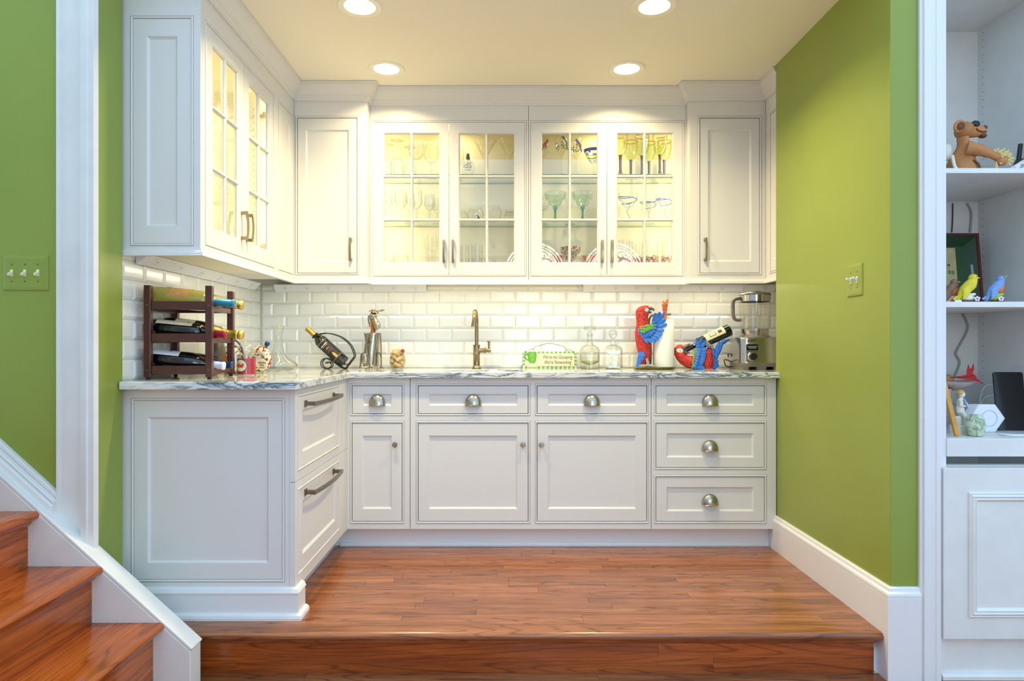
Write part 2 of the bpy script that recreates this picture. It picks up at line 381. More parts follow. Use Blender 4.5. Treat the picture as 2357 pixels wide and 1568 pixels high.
def parrot_red():
    t = NT('parrot_red'); tc = t.n('TexCoord'); mp = t.n('Mapping'); mp.inputs['Scale'].default_value = (150, 150, 105); t.l(tc.outputs['Object'], mp.inputs[0])
    v = t.n('TexVoronoi', i_Scale=1.0); t.l(mp.outputs[0], v.inputs['Vector'])
    r = t.ramp([(0.1, srgb(224, 66, 52)), (0.75, srgb(170, 26, 26))], v.outputs['Distance']); t.l(r.outputs[0], t.b.inputs['Base Color'])
    t.b.inputs['Roughness'].default_value = 0.45
    i = t.n('Math', operation='SUBTRACT', i_0=1.0); t.l(v.outputs['Distance'], i.inputs[1]); t.bump(i.outputs[0], 0.9, 0.004)
parrot_red()
def confetti(name, base, glassy=True, zlim=None):
    t = NT(name); tc = t.n('TexCoord'); v = t.n('TexVoronoi', i_Scale=150.0); t.l(tc.outputs['Object'], v.inputs['Vector'])
    sep = t.n('SeparateColor'); t.l(v.outputs['Color'], sep.inputs[0])
    r = t.ramp([(0.0, base), (0.34, srgb(180, 50, 30)), (0.46, srgb(24, 40, 120)), (0.56, srgb(30, 24, 20)), (0.66, srgb(220, 170, 40)), (0.78, srgb(60, 120, 60)), (0.86, base)], sep.outputs[0], 'CONSTANT')
    t.l(r.outputs[0], t.b.inputs['Base Color']); t.b.inputs['Roughness'].default_value = 0.15
confetti('confetti', srgb(214, 196, 140))
def confetti_thin():
    t = NT('confetti_band'); tc = t.n('TexCoord'); v = t.n('TexVoronoi', i_Scale=190.0); t.l(tc.outputs['Object'], v.inputs['Vector'])
    sep = t.n('SeparateColor'); t.l(v.outputs['Color'], sep.inputs[0])
    r = t.ramp([(0.0, srgb(190, 60, 40)), (0.2, srgb(220, 160, 50)), (0.35, srgb(70, 90, 60)), (0.45, srgb(40, 40, 60))], sep.outputs[0], 'CONSTANT')
    t.l(r.outputs[0], t.b.inputs['Base Color']); a = t.n('Math', operation='LESS_THAN', i_1=0.55); t.l(sep.outputs[0], a.inputs[0]); t.l(a.outputs[0], t.b.inputs['Alpha'])
confetti_thin()
def swirl_vase():
    t = NT('vase_marble'); tc = t.n('TexCoord'); n = t.n('TexNoise', i_Scale=22.0, i_Detail=3.0, i_Distortion=2.4); t.l(tc.outputs['Object'], n.inputs['Vector'])
    r = t.ramp([(0.3, srgb(226, 226, 206)), (0.5, srgb(190, 206, 176)), (0.62, srgb(120, 152, 116)), (0.72, srgb(214, 216, 190))], n.outputs['Fac']); t.l(r.outputs[0], t.b.inputs['Base Color']); t.b.inputs['Roughness'].default_value = 0.15
swirl_vase()
def tequila_mat():
    t = NT('tequila_print'); tc = t.n('TexCoord'); v = t.n('TexVoronoi', i_Scale=95.0); t.l(tc.outputs['Object'], v.inputs['Vector'])
    sep = t.n('SeparateColor'); t.l(v.outputs['Color'], sep.inputs[0])
    r = t.ramp([(0.0, srgb(232, 226, 196)), (0.45, srgb(192, 50, 66)), (0.68, srgb(90, 112, 60)), (0.84, srgb(226, 220, 190))], sep.outputs[0], 'CONSTANT')
    t.l(r.outputs[0], t.b.inputs['Base Color']); t.b.inputs['Roughness'].default_value = 0.25
tequila_mat()
def leaded():
    t = NT('leaded_glass'); tc = t.n('TexCoord'); n = t.n('TexNoise', i_Scale=5.0); t.l(tc.outputs['Object'], n.inputs['Vector'])
    r = t.ramp([(0.3, (0.75, 0.88, 1.0, 1)), (0.7, (0.9, 0.96, 1.0, 1))], n.outputs['Fac'])
    t.b.inputs['Base Color'].default_value = (0.1, 0.1, 0.1, 1); t.l(r.outputs[0], t.b.inputs['Emission Color']); t.b.inputs['Emission Strength'].default_value = 5.0
leaded()

# ================================================================= THE SHELL
def sweep(mb, path, prof, closed_prof=True, mi=0, sm=False):
    P = [Vector((p[0], p[1])) for p in path]; n = len(P); loops = []
    nr = lambda d: Vector((d.y, -d.x))
    for i in range(n):
        d0 = (P[i]-P[i-1]).normalized() if i > 0 else None
        d1 = (P[i+1]-P[i]).normalized() if i < n-1 else None
        if d0 is None: o = nr(d1)
        elif d1 is None: o = nr(d0)
        else:
            b = nr(d0) + nr(d1); o = b / (b.dot(nr(d0)) or 1) if b.length > 1e-6 else nr(d0)
        loops.append([(P[i].x + o.x*a, P[i].y + o.y*a, z) for a, z in prof])
    return mb.loft(loops, mi, sm, True, True)

# --- walls
w = struct(MB().box(X_L-0.15, 1.9, D_WALL, D_WALL+0.12, Z_LOW, 2.6).build('wall_back', 'grout'))
wl = struct(MB().box(X_L-0.12, X_L, Y_LB, D_WALL, Z_LOW, 2.6).build('wall_left', 'grout'))
struct(MB().box(-3.2, X_J, Y_LF, Y_LB, -0.4, 3.3).build('wall_left_front', 'green_paint', bevel=0.003))
struct(MB().box(X_R, 1.56, Y_RF, 3.318, -0.4, 2.56).build('wall_right', 'green_paint', bevel=0.003))
struct(MB().box(1.745, 1.86, 3.3, D_WALL, Z_LOW, 2.6).build('wall_right_recess', 'grout'))
struct(MB().box(1.56, 1.9, 3.318, 3.38, Z_LOW, 2.6).build('wall_recess_return', 'plaster'))
struct(MB().box(2.075, 3.3, Y_RF, 2.45, -0.4, 3.3).build('wall_right_front', 'green_paint'))
struct(MB().box(1.483, 3.3, Y_RF+0.005, 2.84, 2.52, 3.3).build('wall_bookcase_header', 'green_paint'))
# ceiling with square cut-outs for the four downlights
us = sorted({X_L-0.1, 1.9} | {c[0]+d for c in CANS for d in (-0.066, 0.066)}); vs = sorted({Y_LF, D_WALL+0.05} | {c[1]+d for c in CANS for d in (-0.066, 0.066)})
def ceil_keep(i, j):
    mx, my = (us[i]+us[i+1])/2, (vs[j]+vs[j+1])/2
    return not any(abs(mx-c[0]) < 0.066 and abs(my-c[1]) < 0.066 for c in CANS)
struct(MB().cells(us, vs, ceil_keep, CEIL, CEIL+0.1).build('ceiling', 'ceiling_paint'))
for k, (cx, cy) in enumerate(CANS):
    where = ['over the left of the alcove mouth', 'over the right of the alcove mouth', 'before the left wall cabinets', 'before the right wall cabinets'][k]
    t = thing('recessed_downlight', 'round white recessed ceiling light ' + where, 'ceiling light', (cx, cy, CEIL), group='recessed ceiling lights')
    MB().lathe([(0.064, 0.004), (0.066, -0.004), (0.088, -0.006), (0.094, -0.002), (0.095, 0.001)], 40).build('trim_ring', 'can_inner', t)
    MB().lathe([(0.065, 0.0), (0.060, 0.035), (0.052, 0.05)], 40).build('baffle', 'can_inner', t)
    MB().lathe([(0.0, 0.045), (0.053, 0.045)], 40).build('lens', 'lens', t)

# --- bevelled wall tiles, each an object on its wall
TW, TH = 0.1524, 0.077
tile_cache = {}
def tile_mesh(w, h):
    k = (round(w, 4), round(h, 4))
    if k not in tile_cache:
        g = 0.0007; x0, x1, z0, z1 = -w/2+g, w/2-g, -h/2+g, h/2-g; b = min(0.013, (x1-x0)*0.4, (z1-z0)*0.4)
        tile_cache[k] = MB().rings([(x0,x1,z0,z1,0.001), (x0,x1,z0,z1,-0.0025), (x0+b,x1-b,z0+b,z1-b,-0.0075)], False, True).mesh('tile', 'tile_glaze')
    return tile_cache[k]
def tile_wall(wall, a0, a1, z0, z1, off, place):
    r = 0; z = z0
    while z < z1 - 0.004:
        h = min(TH, z1-z); a = off[r % 2]
        while a > a0: a -= TW
        while a < a1 - 1e-4:
            b0, b1 = max(a, a0), min(a+TW, a1)
            if b1-b0 > 0.006:
                o = link('tile', tile_mesh(b1-b0, h), wall)
                place(o, (b0+b1)/2, z+h/2)
            a += TW
        z += TH; r += 1
def pb(o, a, z): o.location = (a, D_WALL-0.0005, z)
def pl(o, a, z): o.location = (X_L+0.0005, a, z); o.rotation_euler = (0, 0, math.pi/2)
tile_wall(w, X_L+0.008, 1.67, Z_C+0.003, Z_RAIL+0.0235, (-0.922, -0.8457), pb)
tile_wall(wl, Y_LB+0.004, D_WALL-0.008, Z_C+0.003, Z_RAIL+0.0235, (2.40, 2.476), pl)

# --- raised oak floor
fl = sgroup('floor')
struct(MB().box(X_L, 1.8, 2.445, D_WALL, -0.10, -0.012).build('floor_base', 'dark_gap'))
PWD = 0.0572; y = 2.445
rr = random.Random(21)
while y < 3.42:
    x = -1.15 - rr.random()*0.5 + (0.0); x = max(x, -1.2) if False else x
    x0 = -1.22
    while x0 < 1.40:
        L = rr.uniform(0.35, 1.05); x1 = min(x0+L, 1.40)
        if 1.40-x1 < 0.15: x1 = 1.40
        MB().box(-(x1-x0)/2+0.0003, (x1-x0)/2-0.0003, -PWD/2+0.0003, PWD/2-0.0003, -0.02, -0.0004*rr.random()).build('plank', 'oak_x', fl, bevel=0.0006, segs=1, loc=((x0+x1)/2, y+PWD/2, 0))
        x0 = x1
    y += PWD
# step: rounded nosing board, cove strip and the two riser boards
st = thing('entry_step', 'oak step up into the alcove with rounded nosing', 'step', (0, 0, 0))
def nose_prof(yf, yb, zt, th):
    r = th/2; return [(yb, zt), (yb, zt-th)] + [(yf+r-r*math.cos(a), zt-r-r*math.sin(a)) for a in [math.pi/2-i*math.pi/8 for i in range(9)]]
NX0, NX1 = -1.20, 1.362
MB().prism(nose_prof(2.340, 2.444, 0.0, 0.030), NX0, NX1, 'x', sm=True).build('nosing', 'oak_x', st)
MB().prism([(2.40, -0.03), (2.40, -0.05), (2.372, -0.05), (2.366, -0.044), (2.362, -0.036), (2.360, -0.03)], NX0, NX1-0.012, 'x').build('cove_strip', 'oak_x', st)
SPL = X(1515, 2.375)
MB().box(NX0, SPL-0.0005, 2.378, 2.40, -0.104, -0.045).build('riser_board', 'oak_riser', st)
MB().box(SPL+0.0005, NX1-0.012, 2.378, 2.40, -0.104, -0.045).build('riser_board', 'oak_riser', st)
SPR = X(1643, 2.375)
MB().box(NX0, SPR-0.0005, 2.3785, 2.40, Z_LOW-0.01, -0.1045).build('riser_board', 'oak_riser', st)
MB().box(SPR+0.0005, NX1-0.012, 2.3785, 2.40, Z_LOW-0.01, -0.1045).build('riser_board', 'oak_riser', st)
# --- lower hall floor
fl2 = sgroup('floor_hall')
struct(MB().box(-3.2, 3.2, -3.6, 2.378, Z_LOW-0.1, Z_LOW-0.015).build('floor_hall_base', 'dark_gap'))
y = 2.378
for r in range(14):
    x0 = -1.4 - rr.random()*0.6
    while x0 < 2.5:
        L = rr.uniform(0.5, 1.2); x1 = x0+L
        MB().box(-L/2+0.0003, L/2-0.0003, -PWD/2+0.0003, PWD/2-0.0003, -0.02, -0.0004*rr.random()).build('plank', 'oak_x', fl2, loc=((x0+x1)/2, y-PWD/2, Z_LOW))
        x0 = x1
    y -= PWD
struct(MB().box(-3.2, 3.2, -3.6, y, Z_LOW-0.016, Z_LOW-0.001).build('floor_hall_far', 'oak_x'))

# --- skirtings
BBP = [(0, 0.171), (0.006, 0.171), (0.010, 0.166), (0.012, 0.156), (0.019, 0.150), (0.0205, 0.143), (0.0205, 0.139), (0.018, 0.137), (0.0195, 0.134), (0.0195, Z_LOW), (0, Z_LOW)]
def bb(path, prof, name, mat='trim_white'): return struct(sweep(MB(), path, prof).build(name, mat))
bb([(X_R, Y_BF-0.0005), (X_R, Y_RF), (1.484, Y_RF)], BBP, 'baseboard_right')
struct(MB().box(X_R-0.0195, X_R, Y_BF-0.0005, Y_TOE, 0.0, 0.1025).build('baseboard_right_toe', 'trim_white'))
# casing between the green pier and the bookcase
cp = [(1.483, 0.0), (1.483, -0.010), (1.487, -0.012), (1.491, -0.012), (1.494, -0.020), (1.506, -0.020), (1.508, -0.018), (1.534, -0.018), (1.537, -0.021), (1.548, -0.021), (1.551, -0.017), (1.557, -0.016), (1.5585, -0.012), (1.5585, 0.0), (1.483, 0.0)]
struct(MB().prism([(a, Y_RF+b) for a, b in cp], Z_LOW, 2.7, 'z').build('trim_1', 'trim_white'))
# pilaster casing above the stair skirt
xl = lambda px: X(px, Y_LF-0.02)
pp = [(xl(126), 0), (xl(126), -0.012), (xl(130), -0.022), (xl(136), -0.022), (xl(138), -0.015), (xl(182), -0.015), (xl(186), -0.024), (xl(191), -0.026), (xl(194), -0.040), (xl(208), -0.044), (xl(211), -0.038), (xl(222), -0.036), (xl(226), -0.02), (X_J-0.0003, 0.0), (X_J-0.02, 0.01), (xl(126), 0.01)]
struct(MB().prism([(a, Y_LF+b) for a, b in pp], -0.1, 3.3, 'z').build('trim_2', 'old_white'))

# --- stairs climbing to the left, with painted skirt
SK0, SK1 = 2.215, 2.298
def zs(px, py, y=SK0): return (X(px, y), Z(py, y))
prof = [zs(437, 1500), zs(437, 1620), zs(-260, 1620), zs(-260, 940-22), zs(0, 1105)]
prof = [zs(436, 1502), (X(436, SK0), Z_LOW), (-2.6, Z_LOW), (-2.6, Z(1105-0.905*820, SK0)), zs(0, 1107)]
sk = MB(); 
top_f = [zs(436, 1502), zs(205, 1293), zs(0, 1107), zs(-700, 472)]
poly = [(X(436, SK0), Z_LOW)] + top_f + [(top_f[-1][0], Z_LOW)]
skirt = sgroup('trim_3')
MB().prism(poly, SK0+0.006, SK1, 'y').build('skirt_board', 'old_white', skirt, bevel=0.003)
cap = MB()
for (a, b) in [(top_f[0], top_f[-1])]:
    dx, dz = b[0]-a[0], b[1]-a[1]; L = math.hypot(dx, dz); nx, nz = -dz/L, dx/L
    if nz < 0: nx, nz = -nx, -nz
    q = lambda p, h: (p[0]+nx*h, p[1]+nz*h)
    cap.prism([q(a, -0.001), q(b, -0.001), q(b, 0.012), q(a, 0.012)], SK0+0.0062, SK1, 'y')
cap.build('skirt_cap', 'old_white', skirt, bevel=0.004)
capm = MB(); xc_ = X(126, SK1-0.03); slope = (top_f[-1][1]-top_f[0][1])/(top_f[-1][0]-top_f[0][0]); cl_ = math.hypot(1, slope)
ln = lambda x, h: (x, top_f[0][1]+slope*(x-top_f[0][0])+h*cl_)
for h0, h1, y0 in ((0.010, 0.030, SK1-0.048), (0.030, 0.040, SK1-0.036), (0.040, 0.056, SK1-0.018)):
    capm.prism([ln(xc_, h0), ln(top_f[-1][0], h0), ln(top_f[-1][0], h1), ln(xc_, h1)], y0, SK1+0.004, 'y')
capm.build('skirt_moulding', 'old_white', skirt, bevel=0.004)
stairs = thing('staircase', 'oak stairs climbing along the white painted skirt board', 'stairs', (0, 0, Z_LOW))
TP = [(378, 1434), (237, 1304), (90, 1177), (-62, 1050)]
YN = SK0 + 0.006
for k, (px, py) in enumerate(TP):
    xn, zt = X(px, YN), Z(py, YN)
    nxt = X(TP[k+1][0], YN) if k+1 < len(TP) else xn-0.24
    zb = Z(TP[k-1][1], YN) if k > 0 else Z_LOW
    r = 0.0145
    pr = [(nxt-0.045, zt), (nxt-0.045, zt-2*r)] + [(xn-r+r*math.cos(a), zt-r+r*math.sin(a)) for a in [-math.pi/2+i*math.pi/8 for i in range(9)]]
    MB().prism([(x_, z_-Z_LOW) for x_, z_ in pr], 0.95, YN+0.001, 'y', sm=True).build('tread', 'oak_y', stairs)
    MB().prism([(xn-0.05, zt-2*r-Z_LOW), (xn-0.022, zt-2*r-Z_LOW), (xn-0.026, zt-2*r-0.012-Z_LOW), (xn-0.034, zt-2*r-0.02-Z_LOW), (xn-0.05, zt-2*r-0.02-Z_LOW)], 0.95, YN, 'y').build('cove_strip', 'oak_y', stairs)
    MB().box(xn-0.06, xn-0.038, 0.95, YN, zb-Z_LOW, zt-2*r-Z_LOW).build('riser', 'oak_y', stairs)

# --- hall wall behind the camera with two arched leaded windows
YH = -3.5
hw = struct(MB().box(-3.2, 3.2, YH-0.12, YH, -0.4, 3.3).build('wall_hall', 'plaster'))
struct(MB().box(-3.32, -3.2, YH, 1.2, -0.4, 3.3).build('wall_hall_left', 'plaster'))
struct(MB().box(-3.2, -1.45, 0.80, 0.94, -0.4, 3.3).build('wall_light_block', 'plaster'))  # added out of view to keep daylight off the left green wall and stairs
for k, wx in enumerate((0.51, 1.81)):
    R, zc, zb = 0.5, 2.238, 0.75
    wnd = sgroup('window_%d' % (k+1), 'arched leaded window in the hall behind', loc=(wx, YH, 0))
    arc = lambda r: [(r*math.cos(a), zc + r*math.sin(a)) for a in [i*math.pi/24 for i in range(25)]]
    MB().prism([(-R, zb)] + [(R, zb)] + arc(R), 0.004, 0.008, 'y').build('leaded_pane', 'leaded_glass', wnd)
    o = arc(R+0.07); inn = arc(R); fr = MB()
    path_o = [(R+0.07, zb-0.07)] + o + [(-R-0.07, zb-0.07)]; path_i = [(R, zb)] + inn + [(-R, zb)]
    fr.loft([[(p[0], 0.0, p[1]), (p[0], 0.035, p[1]), (q_[0], 0.035, q_[1]), (q_[0], 0.0, q_[1])] for p, q_ in zip(path_o, path_i)], closed=True, sm=False)
    fr.build('window_frame', 'trim_white', wnd)
    cm = MB()
    for r_ in (0.46, 0.42): cm.tube([(p[0], 0.012, p[1]) for p in arc(r_)], 0.009, 6)
    for a in range(1, 8): cm.tube([(0.42*math.cos(a*math.pi/8), 0.012, zc+0.42*math.sin(a*math.pi/8)), (0.5*math.cos(a*math.pi/8), 0.012, zc+0.5*math.sin(a*math.pi/8))], 0.005, 6)
    for s_ in (-1, 1):
        for (ox, oz, r0) in ((0.17, 0.12, 0.13), (0.26, -0.12, 0.12), (0.09, -0.28, 0.12), (0.13, 0.28, 0.08)):
            cm.tube([(s_*(ox + (r0*(1-i/30))*math.cos(i*0.34)), 0.012, zc+oz+(r0*(1-i/30))*math.sin(i*0.34)) for i in range(22)], 0.009, 5)
    cm.build('came_lines', 'iron', wnd)

# ================================================================= WORKTOP
ux = [X_L+0.0005, X_J+0.004, -0.42, 0.10, X_CE, 1.74]; ux = sorted(set(ux)); vy = sorted({Y_CL, Y_LB+0.004, Y_CF, 3.35, 3.65, D_WALL-0.0005})
def top_keep(i, j):
    mx, my = (ux[i]+ux[i+1])/2, (vy[j]+vy[j+1])/2
    if my < Y_CF and mx > X_CE: return False
    if my < Y_LB+0.004 and mx < X_J+0.004: return False
    if -0.42 < mx < 0.10 and 3.35 < my < 3.65: return False
    return True
mb = MB()
wt = thing('worktop', 'white marble worktop with blue grey veins, L-shaped', 'worktop', (0, 0, 0))
XW = 1.385
ux = sorted({X_L+0.0005, X_J+0.004, X_CE, -0.42, 0.10, X_R+0.003, 1.556, 1.74}); 
def top_keep2(i, j):
    mx, my = (ux[i]+ux[i+1])/2, (vy2[j]+vy2[j+1])/2
    if mx > X_R and my < 3.319: return False
    if mx > 1.556 and my < 3.382: return False
    return (not (my < Y_CF and mx > X_CE)) and (not (my < Y_LB+0.004 and mx < X_J+0.004)) and (not (-0.42 < mx < 0.10 and 3.35 < my < 3.65))
vy2 = sorted({Y_CL, Y_LB+0.004, Y_CF, 3.319, 3.35, 3.382, 3.65, D_WALL-0.0005})
MB().cells(ux, vy2, top_keep2, Z_C-0.03, Z_C).build('slab', 'marble', wt, bevel=0.003, segs=2)
# undermount sink
snk = thing('sink', 'undermount stone sink basin below the tap', 'sink', (-0.16, 3.5, Z_C-0.03))
MB().rings([(-0.29,0.29,-0.18,0.18,0),(-0.252,0.252,-0.142,0.142,0),(-0.245,0.245,-0.135,0.135,0.17)], False, True, T=Matrix(((1,0,0,0),(0,0,1,0),(0,-1,0,0),(0,0,0,1)))).build('basin', 'marble', snk)
MB().lathe([(0,-0.166),(0.02,-0.166),(0.026,-0.1695)], 20).build('drain', 'chrome', snk)

# ================================================================= CABINETS (local x right, y into the cabinet, z up)
def face(parent, w0, w1, z0, z1, opens, mat='cab_white', bead=True):
    us = sorted({w0, w1} | {v for o in opens for v in o[:2]}); vs = sorted({z0, z1} | {v for o in opens for v in o[2:]})
    def keep(i, j):
        mx, mz = (us[i]+us[i+1])/2, (vs[j]+vs[j+1])/2
        return not any(o[0] < mx < o[1] and o[2] < mz < o[3] for o in opens)
    MB().cells(us, vs, keep, 0.0, 0.02, 'xz').build('face_frame', mat, parent)
    if bead:
        for (a, b, c, d) in opens:
            R = lambda i, y: (a+i, b-i, c+i, d-i, y)
            MB().rings([R(-0.0015, 0.0005), R(-0.0015, -0.0002), R(0.0, 0.0035), R(0.0016, 0.0035), R(0.003, -0.0015), R(0.0065, -0.003), R(0.010, -0.001), R(0.0103, 0.018)]).build('bead', mat, parent)
def panel_door(parent, a, b, c, d, fw, fh, name='door', gap=0.0131, mat='cab_white'):
    a, b, c, d = a+gap, b-gap, c+gap, d-gap
    R = lambda i, k, y: (a+i, b-i, c+k, d-k, y)
    o = MB().rings([R(0, 0, 0.018), R(0, 0, 0.0025), R(0.0012, 0.0012, 0.0012), R(fw, fh, 0.0012), R(fw+0.0015, fh+0.0015, 0.0032), R(fw+0.008, fh+0.008, 0.0085), R(fw+0.008, fh+0.008, 0.016)]).build(name, mat, parent)
    MB().box(a+fw+0.0075, b-fw-0.0075, 0.0095, 0.016, c+fh+0.0075, d-fh-0.0075).build('panel', mat, o)
    return o
def glass_door(parent, a, b, c, d, la, lb, lc, ld, cols=2, rows=3, mat='cab_white'):
    us = [a, la, lb, b]; vs = [c, lc, ld, d]
    o = MB().cells(us, vs, lambda i, j: not (i == 1 and j == 1), 0.0012, 0.019, 'xz')
    o.rings([(la-0.0005, lb+0.0005, lc-0.0005, ld+0.0005, 0.0011), (la+0.006, lb-0.006, lc+0.006, ld-0.006, 0.008), (la+0.006, lb-0.006, lc+0.006, ld-0.006, 0.017)])
    m = 0.0075
    def bar(x0, x1, z0, z1, ver):
        if ver:
            xm = (x0+x1)/2
            for e, y in ((m, None),): o.prism([(x0, 0.010), (xm-0.003, 0.0015), (xm+0.003, 0.0015), (x1, 0.010), (x1, 0.017), (x0, 0.017)], z0, z1, 'z')
        else:
            zm = (z0+z1)/2
            o.prism([(0.0096, z0), (0.0011, zm-0.003), (0.0011, zm+0.003), (0.0096, z1), (0.0166, z1), (0.0166, z0)], x0, x1, 'x')
    xs = [la + (lb-la)*k/cols for k in range(1, cols)]; zs_ = [lc + (ld-lc)*k/rows for k in range(1, rows)]
    for x_ in xs: bar(x_-m, x_+m, lc, ld, True)
    for z_ in zs_: bar(la, lb, z_-m, z_+m, False)
    d_ = o.build('door', mat, parent)
    xe, ze = [la]+xs+[lb], [lc]+zs_+[ld]
    for i in range(cols):
        for j in range(rows):
            MB().box(xe[i]+0.004, xe[i+1]-0.004, 0.0125, 0.0130, ze[j]+0.004, ze[j+1]-0.004).build('pane', 'glass_pane', d_)
    return d_
# --- hardware (sub-parts of doors and drawers)
def knob(door, x, z):
    T = Matrix.Translation((x, 0, z)) @ Matrix.Rotation(math.pi/2, 4, 'X')
    MB().lathe([(0, -0.003), (0.006, -0.003), (0.005, 0.004), (0.0052, 0.012), (0.0125, 0.016), (0.0142, 0.020), (0.0130, 0.0235), (0, 0.0245)], 24, T=T).build('knob', 'nickel', door)
def cup_pull(dr, x, z):
    mb = MB(); w, h, d = 0.042, 0.054, 0.026; loops = []
    for i in range(13):
        a = math.pi*i/12; r = math.sin(a); cx = -w*math.cos(a)
        loops.append([(x+cx, -d*r*math.sin(t)**0.9 if t > 0 else 0.0, z-0.026+h*(r**0.8)*math.cos(t)) for t in [k*math.pi/2/8 for k in range(9)]])
    n = 9; vs = [p for l in loops for p in l]; fs = [(a*n+i, a*n+i+1, (a+1)*n+i+1, (a+1)*n+i) for a in range(12) for i in range(n-1)]
    mb.add(vs, fs, 0, True)
    mb.tube([l[-1] for l in loops], 0.0016, 6)
    mb.box(x-w, x+w, -0.0005, 0.001, z-0.026, z-0.020)
    mb.build('cup_pull', 'nickel', dr, recalc=False)
def arch_pull(door, x, z, L=0.126, mat='bronze_nickel'):
    mb = MB(); h = L/2
    for s in (-1, 1): mb.box(x-0.006, x+0.006, -0.024, 0.002, z+s*(h-0.008)-0.007, z+s*(h-0.008)+0.007)
    pts = [(x, -0.024-0.006*math.cos(t), z+h*t/1.57) for t in [-1.57+i*3.14/10 for i in range(11)]]
    mb.loft([[(x-0.0058, p[1]-0.003, p[2]), (x+0.0058, p[1]-0.003, p[2]), (x+0.0058, p[1]+0.003, p[2]), (x-0.0058, p[1]+0.003, p[2])] for p in pts], sm=False)
    mb.build('pull_handle', mat, door, bevel=0.0012)
def bar_pull(dr, x0, x1, z):
    mb = MB()
    for xx in (x0+0.006, x1-0.006):
        mb.box(xx-0.013, xx+0.013, -0.004, 0.002, z-0.013, z+0.013); mb.box(xx-0.008, xx+0.008, -0.04, -0.003, z-0.008, z+0.008)
    n = 12
    mb.loft([[(x0-0.006+(x1-x0+0.012)*i/n, -0.038-0.014*math.sin(math.pi*i/n)+dy, z+dz) for dy, dz in ((-0.005,-0.008),(-0.005,0.008),(0.005,0.008),(0.005,-0.008))] for i in range(n+1)], sm=False)
    mb.build('bar_handle', 'nickel_dark', dr, bevel=0.001)

# ---------------- base run along the back wall
bx = lambda px: X(px, Y_BF); bz = lambda py: Z(py, Y_BF)
Z0B, Z1B = bz(1218), Z_C-0.03
ROW = [(bz(958), bz(883)), (bz(1206), bz(969))]
def base_cab(name, label, px0, px1, opens):
    x0 = bx(px0); t = thing(name, label, 'cabinet', (x0, Y_BF, 0))
    L = lambda px: bx(px)-x0
    ops = [(L(a), L(b), c, d) for a, b, c, d in opens]
    face(t, 0.0004, L(px1)-0.0004, Z0B, Z1B-0.0005, ops)
    MB().box(0.001, L(px1)-0.001, 0.021, D_WALL-Y_BF-0.01, Z0B, Z1B-0.0008 if 'sink' not in label else 0.68).build('carcass', 'cab_white', t)
    return t, ops
c, o = base_cab('base_cabinet', 'narrow white base cabinet with one drawer and one door in the corner', 797, 943.5, [(805, 931) + ROW[0], (805, 931) + ROW[1]])
d_ = panel_door(c, *o[0], 0.053, 0.040, 'drawer'); cup_pull(d_, (o[0][0]+o[0][1])/2, (o[0][2]+o[0][3])/2-0.001)
d_ = panel_door(c, *o[1], 0.051, 0.062); knob(d_, bx(910)-c.location.x, bz(1023))
c, o = base_cab('sink_cabinet', 'wide white base cabinet with two doors under the sink', 944.5, 1498.5, [(957, 1221) + ROW[0], (1231, 1494) + ROW[0], (957, 1221) + ROW[1], (1231, 1494) + ROW[1]])
for k in (0, 1):
    d_ = panel_door(c, *o[k], 0.053, 0.040, 'drawer'); cup_pull(d_, (o[k][0]+o[k][1])/2, (o[k][2]+o[k][3])/2-0.001)
d_ = panel_door(c, *o[2], 0.053, 0.062); knob(d_, bx(1204)-c.location.x, bz(1023))
d_ = panel_door(c, *o[3], 0.053, 0.062); knob(d_, bx(1246)-c.location.x, bz(1023))
c, o = base_cab('drawer_cabinet', 'white base cabinet with three drawers below the blender', 1499.5, 1786.5, [(1504.5, 1765) + ROW[0], (1504.5, 1765, bz(1082), bz(969)), (1504.5, 1765, bz(1206), bz(1093))])
for k, fh in ((0, 0.040), (1, 0.050), (2, 0.050)):
    d_ = panel_door(c, *o[k], 0.053, fh, 'drawer'); cup_pull(d_, (o[k][0]+o[k][1])/2, (o[k][2]+o[k][3])/2-0.001)
# toe kick boards and shoe moulding
struct(MB().box(X_BL-0.08, X_R-0.0, Y_TOE, Y_TOE+0.016, 0.0, Z0B+0.004).build('baseboard_back', 'trim_white'))
struct(sweep(MB(), [(X_BL-0.05, Y_TOE), (X_R-0.021, Y_TOE)], [(0, 0), (0.014, 0), (0.014, 0.008), (0.012, 0.016), (0.006, 0.021), (0, 0.022)]).build('trim_4', 'trim_white'))

# ---------------- left base run: end panel and two panelled drawers
t = thing('peninsula_cabinet', 'white base cabinet with tall recessed end panel beside the stairs', 'cabinet', (X_L+0.002, Y_BP, 0))
ex = lambda px: X(px, Y_BP) - (X_L+0.002); ez = lambda py: Z(py, Y_BP)
opn = [(ex(301), ex(656), ez(1341), ez(916))]
face(t, 0.0, X_BL-0.022-(X_L+0.002), 0.0, Z1B-0.0005, opn)
panel_door(t, *opn[0], 0.052, 0.062, 'end_panel', gap=0.0112)
MB().box(0.001, X_BL-0.022-(X_L+0.002), 0.021, Y_BF-Y_BP-0.005, 0.1065, Z1B-0.0008).build('carcass', 'cab_white', t)
t2 = thing('drawer_front_unit', 'pair of tall white drawers with long bar handles, on the peninsula', 'cabinet', (X_BL, Y_BP-0.001, 0), rotz=math.pi/2)
LY = lambda px: F*X_BL/(px-U0) - (Y_BP-0.001)
opn = [(LY(684)+0.004, LY(780.5), 0.548, 0.846), (LY(684)+0.004, LY(780.5), 0.145, 0.486)]
face(t2, 0.0, Y_BF-Y_BP, 0.515, Z1B-0.0005, opn[:1]); face(t2, 0.0, LY(793), 0.105, 0.513, opn[1:])
MB().box(LY(793), Y_BF-Y_BP, 0.0005, 0.02, Z0B, 0.513).build('filler', 'cab_white', t2)
